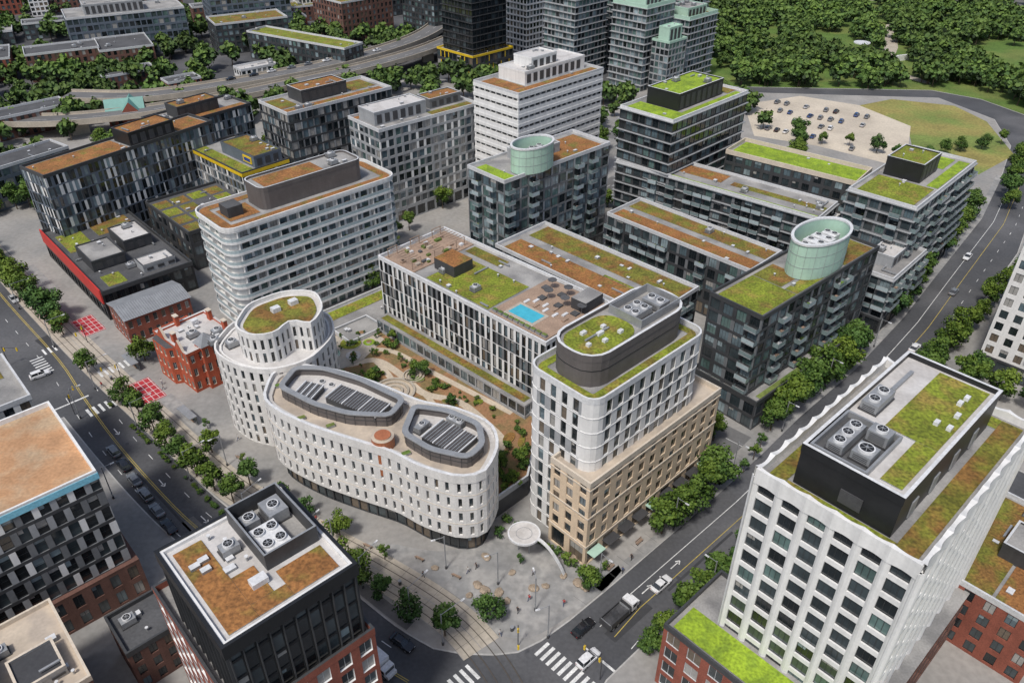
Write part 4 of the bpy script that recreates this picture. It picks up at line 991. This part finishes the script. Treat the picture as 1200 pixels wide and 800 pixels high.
# ------------------------------------------------------------ vehicles
for n,c in (('car_white',(.75,.75,.75)),('car_black',(.015,.015,.018)),('car_grey',(.2,.21,.22)),('car_blue',(.03,.08,.22)),('car_red',(.4,.02,.02)),('car_silver',(.45,.46,.47))): mk(n,c,.22,.03,spec=.8)
mk('tyre',(.02,.02,.02),.85);mk('car_glass',(.02,.025,.03),.06,.05,spec=.9);mk('tail_red',(.5,.02,.02),.3);mk('head_lamp',(.8,.8,.78),.2)
def loft(V,F,MI,secs,mi,cap=True,topmi=None):
    k=len(V);n=len(secs[0])
    for s_ in secs:V.extend(s_)
    for i in range(len(secs)-1):
        for j in range(n-1):
            F.append((k+i*n+j,k+i*n+j+1,k+(i+1)*n+j+1,k+(i+1)*n+j));MI.append(mi)
    if cap:
        F.append(tuple(k+j for j in range(n))[::-1]);MI.append(mi);F.append(tuple(k+(len(secs)-1)*n+j for j in range(n)));MI.append(mi)
def wheel(V,F,MI,x,y,r,w,mi,mh):
    n=14;k=len(V)
    for yy in (y-w/2,y+w/2):
        for i in range(n):V.append((x+r*math.cos(2*math.pi*i/n),yy,r+r*math.sin(2*math.pi*i/n)))
    for i in range(n):F.append((k+i,k+(i+1)%n,k+n+(i+1)%n,k+n+i));MI.append(mi)
    F.append(tuple(k+i for i in range(n)));MI.append(mi);F.append(tuple(k+n+i for i in range(n)));MI.append(mi)
    for sgn in (-1,1):
        k=len(V);yy=y+sgn*(w/2+.006)
        for i in range(10):V.append((x+r*.6*math.cos(2*math.pi*i/10),yy,r+r*.6*math.sin(2*math.pi*i/10)))
        F.append(tuple(k+i for i in range(10)));MI.append(mh)
def qbox(V,F,MI,x0,x1,y0,y1,z0,z1,mi,mt=None):
    k=len(V);V.extend([(x0,y0,z0),(x1,y0,z0),(x1,y1,z0),(x0,y1,z0),(x0,y0,z1),(x1,y0,z1),(x1,y1,z1),(x0,y1,z1)])
    for q in ((0,3,2,1),(0,1,5,4),(1,2,6,5),(2,3,7,6),(3,0,4,7)):F.append(tuple(k+i for i in q));MI.append(mi)
    F.append((k+4,k+5,k+6,k+7));MI.append(mi if mt is None else mt)
def car_mesh(col,suv=False):
    V=[];F=[];MI=[]
    h=1.68 if suv else 1.45;bl=1.02 if suv else .92
    def sec(x,hw,zb,zt): return [(x,-hw*.96,zb),(x,-hw,zb+.25),(x,-hw,zt-.12),(x,-hw*.93,zt),(x,hw*.93,zt),(x,hw,zt-.12),(x,hw,zb+.25),(x,hw*.96,zb)]
    loft(V,F,MI,[sec(-2.3,.74,.42,.80),sec(-2.2,.84,.3,bl-.02),sec(-1.5,.91,.24,bl),sec(0,.92,.22,bl),sec(.95,.91,.24,bl-.02),sec(1.9,.86,.26,bl-.16),sec(2.25,.76,.3,.68),sec(2.32,.68,.4,.58)],0)
    xb0,xb1=(-2.05,1.05) if suv else (-1.75,1.05);xt0,xt1=(-1.8,.3) if suv else (-1.1,.25)
    k=len(V)
    V.extend([(xb0,-.82,bl-.01),(xb1,-.8,bl-.04),(xb1,.8,bl-.04),(xb0,.82,bl-.01),(xt0,-.64,h-.03),(xt1,-.62,h-.03),(xt1,.62,h-.03),(xt0,.64,h-.03)])
    for q in ((0,1,5,4),(1,2,6,5),(2,3,7,6),(3,0,4,7)):F.append(tuple(k+i for i in q));MI.append(1)
    loft(V,F,MI,[[(xt0-.05,-.6,h-.04),(xt0-.05,-.45,h),(xt0-.05,.45,h),(xt0-.05,.6,h-.04)],[((xt0+xt1)/2,-.67,h-.02),((xt0+xt1)/2,-.5,h+.04),((xt0+xt1)/2,.5,h+.04),((xt0+xt1)/2,.67,h-.02)],[(xt1+.05,-.6,h-.05),(xt1+.05,-.45,h-.01),(xt1+.05,.45,h-.01),(xt1+.05,.6,h-.05)]],0,False)
    for sy in (-1,1):
        for (b0,t0) in ((xb0,xt0),(-.35,-.35),(xb1,xt1)):
            k=len(V);V.extend([(b0-.04,sy*.826,bl),(b0+.05,sy*.826,bl),(t0+.05,sy*.65,h-.02),(t0-.04,sy*.65,h-.02)]);F.append((k,k+1,k+2,k+3));MI.append(0)
        qbox(V,F,MI,.75,.92,sy*.98-.1,sy*.98+.1,bl-.05,bl+.1,0)
        qbox(V,F,MI,2.2,2.29,sy*.58-.14,sy*.58+.14,.56,.68,4);qbox(V,F,MI,-2.3,-2.22,sy*.62-.13,sy*.62+.13,.66,.82,3)
    for x in (-1.4,1.42):
        for y in (-.82,.82):wheel(V,F,MI,x,y,.33,.22,2,5)
    me=bpy.data.meshes.new('car_body');me.from_pydata(V,[],F)
    for m in (col,'car_glass','tyre','tail_red','head_lamp','metal_grey'):me.materials.append(MATS[m])
    me.polygons.foreach_set('material_index',MI);me.update();return me
CM={}
def car(x,y,a,col,suv=False,z=0.0,name='car'):
    key=(col,suv)
    if key not in CM:CM[key]=car_mesh(col,suv)
    o=bpy.data.objects.new(name,CM[key]);o.location=(x,y,z);o.rotation_euler=(0,0,rad(a));COL.objects.link(o)
car(-18.2,79.4,-36,'car_black');car(26.6,91.2,43,'car_white');car(12,82.2,43,'car_black');car(12.4,76.4,43,'car_white',True)
car(-115,153.5,40,'car_white',True);car(103,165,45,'car_white');car(126,193,48,'car_grey');car(140,214,228,'car_white');car(-140,189,-45,'car_silver')
for k in range(6): car(-66+k*-5.6*.7,104.7+k*5.6*.76,135,R.choice(['car_grey','car_black']),R.random()<.5,name='parked_car')
for rowi,(p,q,n) in enumerate([((110,330),(126,320),6),((114,345),(140,328),9),((118,356),(152,334),10),((124,366),(158,345),10),((133,310),(146,298),4)]):
    for k in range(n):
        if R.random()<.72:
            t=k/(n-1);car(p[0]+(q[0]-p[0])*t,p[1]+(q[1]-p[1])*t,55+R.uniform(-4,4),R.choice(['car_white','car_black','car_grey','car_blue','car_black','car_silver','car_grey']),R.random()<.5,.13,'parked_car')
for k in range(9):
    t=k/8;car(-72-60*t+R.uniform(-1,1),428-52*t,220,R.choice(['car_white','car_black','car_grey']),z=8.03)
for (x,y,a) in ((-10,222,45),(22,252,45),(40,202,45),(62,222,45),(-40,217,135),(20,160,135),(-100,303,30),(-60,322,30)): car(x,y,a,R.choice(['car_white','car_black','car_grey']),z=.13,name='parked_car')
def truck(name,x,y,a,kind):
    V=[];F=[];MI=[]
    M=['car_white','car_glass','tyre','metal_dark','metal_grey','soil','tail_red']
    if kind=='dump':
        qbox(V,F,MI,-4,3.6,-.5,.5,.7,1.0,3)
        qbox(V,F,MI,1.6,2.9,-1.15,1.15,1.0,2.75,0);qbox(V,F,MI,2.903,3.9,-.9,.9,.8,1.75,0)
        qbox(V,F,MI,2.895,2.93,-1.,1.,1.8,2.55,1);qbox(V,F,MI,1.9,2.7,-1.16,1.16,1.75,2.5,1)
        qbox(V,F,MI,-4.2,1.3,-1.2,1.2,1.1,1.25,3)
        for yy in (-1.2,1.08):qbox(V,F,MI,-4.2,1.3,yy,yy+.12,1.25,2.4,3)
        qbox(V,F,MI,-4.2,-4.08,-1.08,1.08,1.25,2.3,3);qbox(V,F,MI,1.18,1.3,-1.08,1.08,1.25,2.7,3)
        k=len(V)
        for i in range(7):
            for j in range(5):
                V.append((-4.05+i*.87,-1.05+j*.525,1.9+.35*math.sin(i*1.1)*math.sin(j*.8)+.12*R.random()))
        for i in range(6):
            for j in range(4):F.append((k+i*5+j,k+(i+1)*5+j,k+(i+1)*5+j+1,k+i*5+j+1));MI.append(3)
        for j in (0,6):qbox(V,F,MI,-4+j*.8,-3.93+j*.8,-1.25,1.25,1.25,2.35,4)
        xs=(2.9,-1.9,-3.1)
    else:
        qbox(V,F,MI,-3.6,1.4,-1.15,1.15,.9,3.1,0,0);qbox(V,F,MI,1.6,2.7,-1.05,1.05,.6,2.3,0);qbox(V,F,MI,2.695,2.73,-.9,.9,1.4,2.1,1)
        qbox(V,F,MI,1.85,2.5,-1.06,1.06,1.35,2.05,1);qbox(V,F,MI,2.72,3.3,-.95,.95,.6,1.35,0);qbox(V,F,MI,-3.5,2.6,-.45,.45,.55,.85,3);qbox(V,F,MI,-3.62,-3.6,-1.,1.,1.,3.,4);qbox(V,F,MI,-3.2,1.,-1.16,1.16,2.3,2.5,6)
        xs=(2.3,-2.5)
    for xx in xs:
        for y_ in (-.95,.95):wheel(V,F,MI,xx,y_,.5,.32,2,4)
    o=mesh_obj(name,V,F,MI,M);o.location=(x,y,0);o.rotation_euler=(0,0,rad(a))
truck('dump_truck',18.6,84.8,43,'dump');truck('delivery_truck',-21.5,75.3,-40,'box')
def bus(x,y,a):
    V=[];F=[];MI=[];M=['red_metal','car_glass','tyre','car_white','metal_grey']
    def sec(x,s=1):return [(x,-1.25*s,.35),(x,-1.28*s,1.3),(x,-1.25*s,2.8),(x,-1.05*s,3.05),(x,1.05*s,3.05),(x,1.25*s,2.8),(x,1.28*s,1.3),(x,1.25*s,.35)]
    loft(V,F,MI,[sec(-6,.94),sec(-5.8),sec(5.7),sec(6,.93)],0)
    for sy in (-1,1):
        for k in range(8):qbox(V,F,MI,-5.3+k*1.35,-4.1+k*1.35,sy*1.27-.03,sy*1.27+.03,1.45,2.5,1)
    qbox(V,F,MI,5.95,6.03,-1.,1.,1.2,2.6,1);qbox(V,F,MI,-5.4,5.2,-.98,.98,3.045,3.1,3);qbox(V,F,MI,-4.5,-2.2,-.8,.8,3.1,3.4,4);qbox(V,F,MI,1,3,-.8,.8,3.1,3.35,4)
    for xx in (-3.6,3.8):
        for y_ in (-1.1,1.1):wheel(V,F,MI,xx,y_,.5,.3,2,4)
    o=mesh_obj('bus',V,F,MI,M);o.location=(x,y,.13);o.rotation_euler=(0,0,rad(a))
bus(-125,180,-46)

# ------------------------------------------------------------ street furniture
def lamp(x,y,a,h=8.5,name='street_lamp',arm=2.):
    b=Bld(name);b.cyl('pole',x,y,.12,.11,h,'metal_grey',n=8);b.cyl('base',x,y,.12,.22,.6,'metal_dark',n=8)
    f=locf((x,y),a);X,Y=f(arm/2,0);b.box('arm',X,Y,h-.1,arm,.08,.08,a,'metal_grey');X,Y=f(arm,0);b.box('lamp_head',X,Y,h-.2,.8,.3,.14,a,'metal_white');b.done()
for k in range(8,len(TR)-26,6):
    p=Vector(TR[k]);d=(Vector(TR[k+1])-p).normalized();n=Vector((-d.y,d.x));a=math.degrees(math.atan2(n.y,n.x))
    q=p-n*4.5;lamp(q.x,q.y,a,8,'catenary_pole',4.5)
for (x,y,a) in ((-12,95,200),(-2.5,91.5,200),(4,86,100),(15.5,91.2,-45),(31,104.4,-45),(46,120,-45),(-33,99,220),(-45,108,220),(-60,122,220),(60,133,-45),(75,149,-45),(35,89.5,135),(52,105.5,135),(-98,137.5,45),(93,166,-45),(-80,112.5,45),(-48,88,45),(6,80.6,200)): lamp(x,y,a)
def signal(x,y,a):
    b=Bld('traffic_light');b.cyl('pole',x,y,.12,.09,5.5,'metal_dark',n=8);f=locf((x,y),a)
    X,Y=f(1.8,0);b.box('arm',X,Y,5.3,3.6,.08,.08,a,'metal_dark')
    for u in (.4,3.5):
        X,Y=f(u,0);b.box('signal_head',X,Y,4.4,.3,.3,.95,a,'yellow_metal')
    b.done()
for (x,y,a) in ((1,79,-90),(14,73,135),(-16,65,60),(-100,139,100),(-94,151,200),(-125,158,0),(-110,168,-90),(87,140,100)):signal(x,y,a)
b=Bld('disc_canopy');n=40
E=lambda s,r=3.:[(2.2+r*s*math.cos(2*math.pi*k/n),98+r*s*.95*math.sin(2*math.pi*k/n)) for k in range(n)]
b.ring('disc',E(1),E(.9),5.85,6.25,'metal_white',bottom=True);b.prism('disc',E(.9),5.9,6.12,'metal_white','roof_white',True)
b.ring('disc',E(.5),E(.47),6.121,6.16,'metal_grey')
pts3=[]
for k in range(15):
    t=k/14;pts3.append(Vector((4.6+4.9*t,96.6-3.4*t,6.0*math.cos(t*math.pi/2)**.8+.1)))
for k in range(14):
    p,q=pts3[k],pts3[k+1];w=.3
    e=Vector((3.4,4.9,0)).normalized()*w
    for (o0) in (0,.25):
        b.f('arc_leg',[tuple(p-e+Vector((0,0,o0))),tuple(q-e+Vector((0,0,o0))),tuple(q+e+Vector((0,0,o0))),tuple(p+e+Vector((0,0,o0)))],'metal_white')
    for sg in (-1,1):b.f('arc_leg',[tuple(p+e*sg),tuple(q+e*sg),tuple(q+e*sg+Vector((0,0,.25))),tuple(p+e*sg+Vector((0,0,.25)))],'metal_white')
b.cyl('mast',1.2,99.4,.12,.12,5.8,'metal_grey',n=10);b.cyl('mast',3.2,98.6,.12,.12,5.8,'metal_grey',n=10);b.done()
def boulder(x,y,s):
    bm=bmesh.new();bmesh.ops.create_icosphere(bm,subdivisions=2,radius=1)
    rr=random.Random(int(x*31+y*17))
    for v in bm.verts:
        v.co*=1+rr.uniform(-.16,.16);v.co.z*=.55;v.co.x*=1.25
    me=bpy.data.meshes.new('boulder');bm.to_mesh(me);bm.free();me.materials.append(MATS['stone'])
    o=bpy.data.objects.new('boulder',me);o.location=(x,y,.12+s*.3);o.scale=(s,s,s);o.rotation_euler=(0,0,rr.uniform(0,6));COL.objects.link(o)
for (x,y,s) in ((-6.1,91.2,.8),(-4.8,90,.9),(-2.3,89.6,.8),(-1,87.8,.7),(3.8,90.5,.8),(11.1,97.2,.8),(11.8,91.6,.9),(12.9,90.6,.7),(-4.8,97.6,.8),(-7.5,89,.6),(0,94,.6),(6,91,.6),(-3.3,88,.6),(-14,95,.6),(9.3,93.2,.6)):boulder(x,y,s)
def bench(x,y,a):
    b=Bld('park_bench')
    for v in (-.18,0,.18):
        f=locf((x,y),a);X,Y=f(0,v);b.box('seat',X,Y,.55,1.8,.13,.06,a,'deck')
    f=locf((x,y),a);X,Y=f(0,.3);b.box('backrest',X,Y,.7,1.8,.05,.35,a,'deck')
    for u in (-.7,.7):
        X,Y=f(u,0);b.box('leg',X,Y,.12,.08,.5,.43,a,'metal_dark')
    b.done()
for (x,y,a) in ((-17,97,150),(-10,93,150),(-27,100,150),(18,95,45),(24,101,45),(-36,105.5,145),(-58,124,140)):bench(x,y,a)
def bin_(x,y):
    b=Bld('litter_bin');b.cyl('body',x,y,.12,.3,.9,'metal_dark',n=12);b.cyl('lid',x,y,1.02,.34,.12,'metal_grey',n=12);b.done()
for p in ((0,82,),(14,92.3),(-20,91.5),(-46,111),(-97,152)):bin_(*p)
def shelter(x,y,a):
    b=Bld('tram_shelter');f=locf((x,y),a);b.box('roof',x,y,2.6,6,1.8,.15,a,'metal_grey')
    for u in (-2.8,0,2.8):
        X,Y=f(u,.7);b.box('post',X,Y,.15,.1,.1,2.45,a,'metal_dark')
    X,Y=f(0,.8);b.box('back_panel',X,Y,.4,5.8,.04,2.,a,'glass_rail');X,Y=f(0,.4);b.box('bench',X,Y,.5,3,.4,.08,a,'deck');b.done()
shelter(-73,136.5,-43);shelter(-94,157,-45)

# ------------------------------------------------------------ people
mk('skin',(.45,.27,.19),.6);mk('hair',(.03,.02,.015),.7);mk('cloth_blue',(.05,.08,.18),.9);mk('cloth_white',(.6,.6,.58),.9);mk('cloth_red',(.4,.05,.05),.9);mk('cloth_black',(.02,.02,.025),.9)
def person_mesh(name,shirt,pants,ph):
    J=[(0,0,.95,.13),(0,0,1.15,.12),(.02,0,1.38,.14),(.02,0,1.50,.055),(.03,0,1.62,.10),(.03,0,1.72,.085)]
    E=[(0,1),(1,2),(2,3),(3,4),(4,5)]
    for s_,g in ((1,ph),(-1,-ph)):
        k=len(J);J+= [(0,s_*.09,.90,.09),(.12*g+.05,s_*.1,.5,.065),(.28*g-(.1 if g<0 else 0),s_*.1,.09,.045),(.28*g+.13,s_*.11,.05,.04)];E+=[(0,k),(k,k+1),(k+1,k+2),(k+2,k+3)]
        k=len(J);J+=[(.02,s_*.19,1.42,.06),(-.1*g,s_*.24,1.15,.045),(-.16*g+.1,s_*.24,.92,.035),(-.18*g+.14,s_*.23,.83,.035)];E+=[(2,k),(k,k+1),(k+1,k+2),(k+2,k+3)]
    me=bpy.data.meshes.new(name);me.from_pydata([j[:3] for j in J],E,[])
    o=bpy.data.objects.new('tmp',me);COL.objects.link(o)
    m=o.modifiers.new('s','SKIN');sv=me.skin_vertices[0].data
    for i,j in enumerate(J):sv[i].radius=(j[3],j[3])
    sv[0].use_root=True
    o.modifiers.new('sub','SUBSURF').levels=1
    dg=bpy.context.evaluated_depsgraph_get();em=bpy.data.meshes.new_from_object(o.evaluated_get(dg))
    em.name=name
    em.materials.clear()
    for mm in (shirt,pants,'skin','hair','cloth_black'):em.materials.append(MATS[mm])
    for p in em.polygons:
        c=p.center
        p.material_index=4 if c.z<.11 else 1 if c.z<.93 and abs(c.y)<.19 else 3 if c.z>1.66 or (c.z>1.55 and c.x<0) else 2 if c.z>1.48 or (abs(c.y)>.2 and c.z<1.12) else 0
        p.use_smooth=True
    bpy.data.objects.remove(o);return em
PM=[person_mesh('pedestrian_a','cloth_white','cloth_blue',1),person_mesh('pedestrian_b','cloth_black','cloth_black',.7),person_mesh('pedestrian_c','cloth_red','cloth_blue',-1),person_mesh('pedestrian_d','cloth_blue','cloth_black',.5)]
for (x,y,a) in ((-8,94,30),(-6.5,95,210),(3,88,60),(1,85.5,-120),(-16,93,140),(-38,106.5,-40),(-50,114,140),(20,94,45),(22,97,225),(9,87,90),(-2,81,-60),(-83,148,0),(-84,150,90),(33,106,45),(-27,98,-30),(14,93.8,10),(-98,149,100),(46,118,200),(-60,130,30),(3.8,93.5,180)):
    o=bpy.data.objects.new('pedestrian',R.choice(PM));o.location=(x,y,.13);o.rotation_euler=(0,0,rad(a));COL.objects.link(o)

# ------------------------------------------------------------ light, sky, camera
w=bpy.data.worlds.new('World');sc.world=w;w.use_nodes=True
nt=w.node_tree;bg=nt.nodes['Background'];sk=nt.nodes.new('ShaderNodeTexSky');sk.sky_type='NISHITA';sk.sun_disc=False
el,az=58,-150
sk.sun_elevation=rad(el);sk.sun_rotation=rad(az);sk.air_density=1.0;sk.dust_density=3;sk.ozone_density=1.
nt.links.new(sk.outputs[0],bg.inputs['Color']);bg.inputs['Strength'].default_value=.115
L=bpy.data.lights.new('sun','SUN');L.energy=2.6;L.angle=rad(8);L.color=(1,.97,.92)
lo=bpy.data.objects.new('sun',L);COL.objects.link(lo)
d=Vector((math.sin(rad(az))*math.cos(rad(el)),math.cos(rad(az))*math.cos(rad(el)),math.sin(rad(el))))
lo.rotation_euler=d.to_track_quat('Z','Y').to_euler();lo.location=d*200
cam=bpy.data.cameras.new('camera');co=bpy.data.objects.new('camera',cam);COL.objects.link(co)
co.location=(0,0,115);co.rotation_euler=(rad(90-34.3),0,0);cam.sensor_width=36;cam.lens=36*920/1200;cam.clip_end=8000;cam.clip_start=1
sc.camera=co
sc.view_settings.view_transform='Standard';sc.view_settings.look='None';sc.view_settings.exposure=0
print('objs',len(bpy.data.objects),'polys',sum(len(m.polygons) for m in bpy.data.meshes))
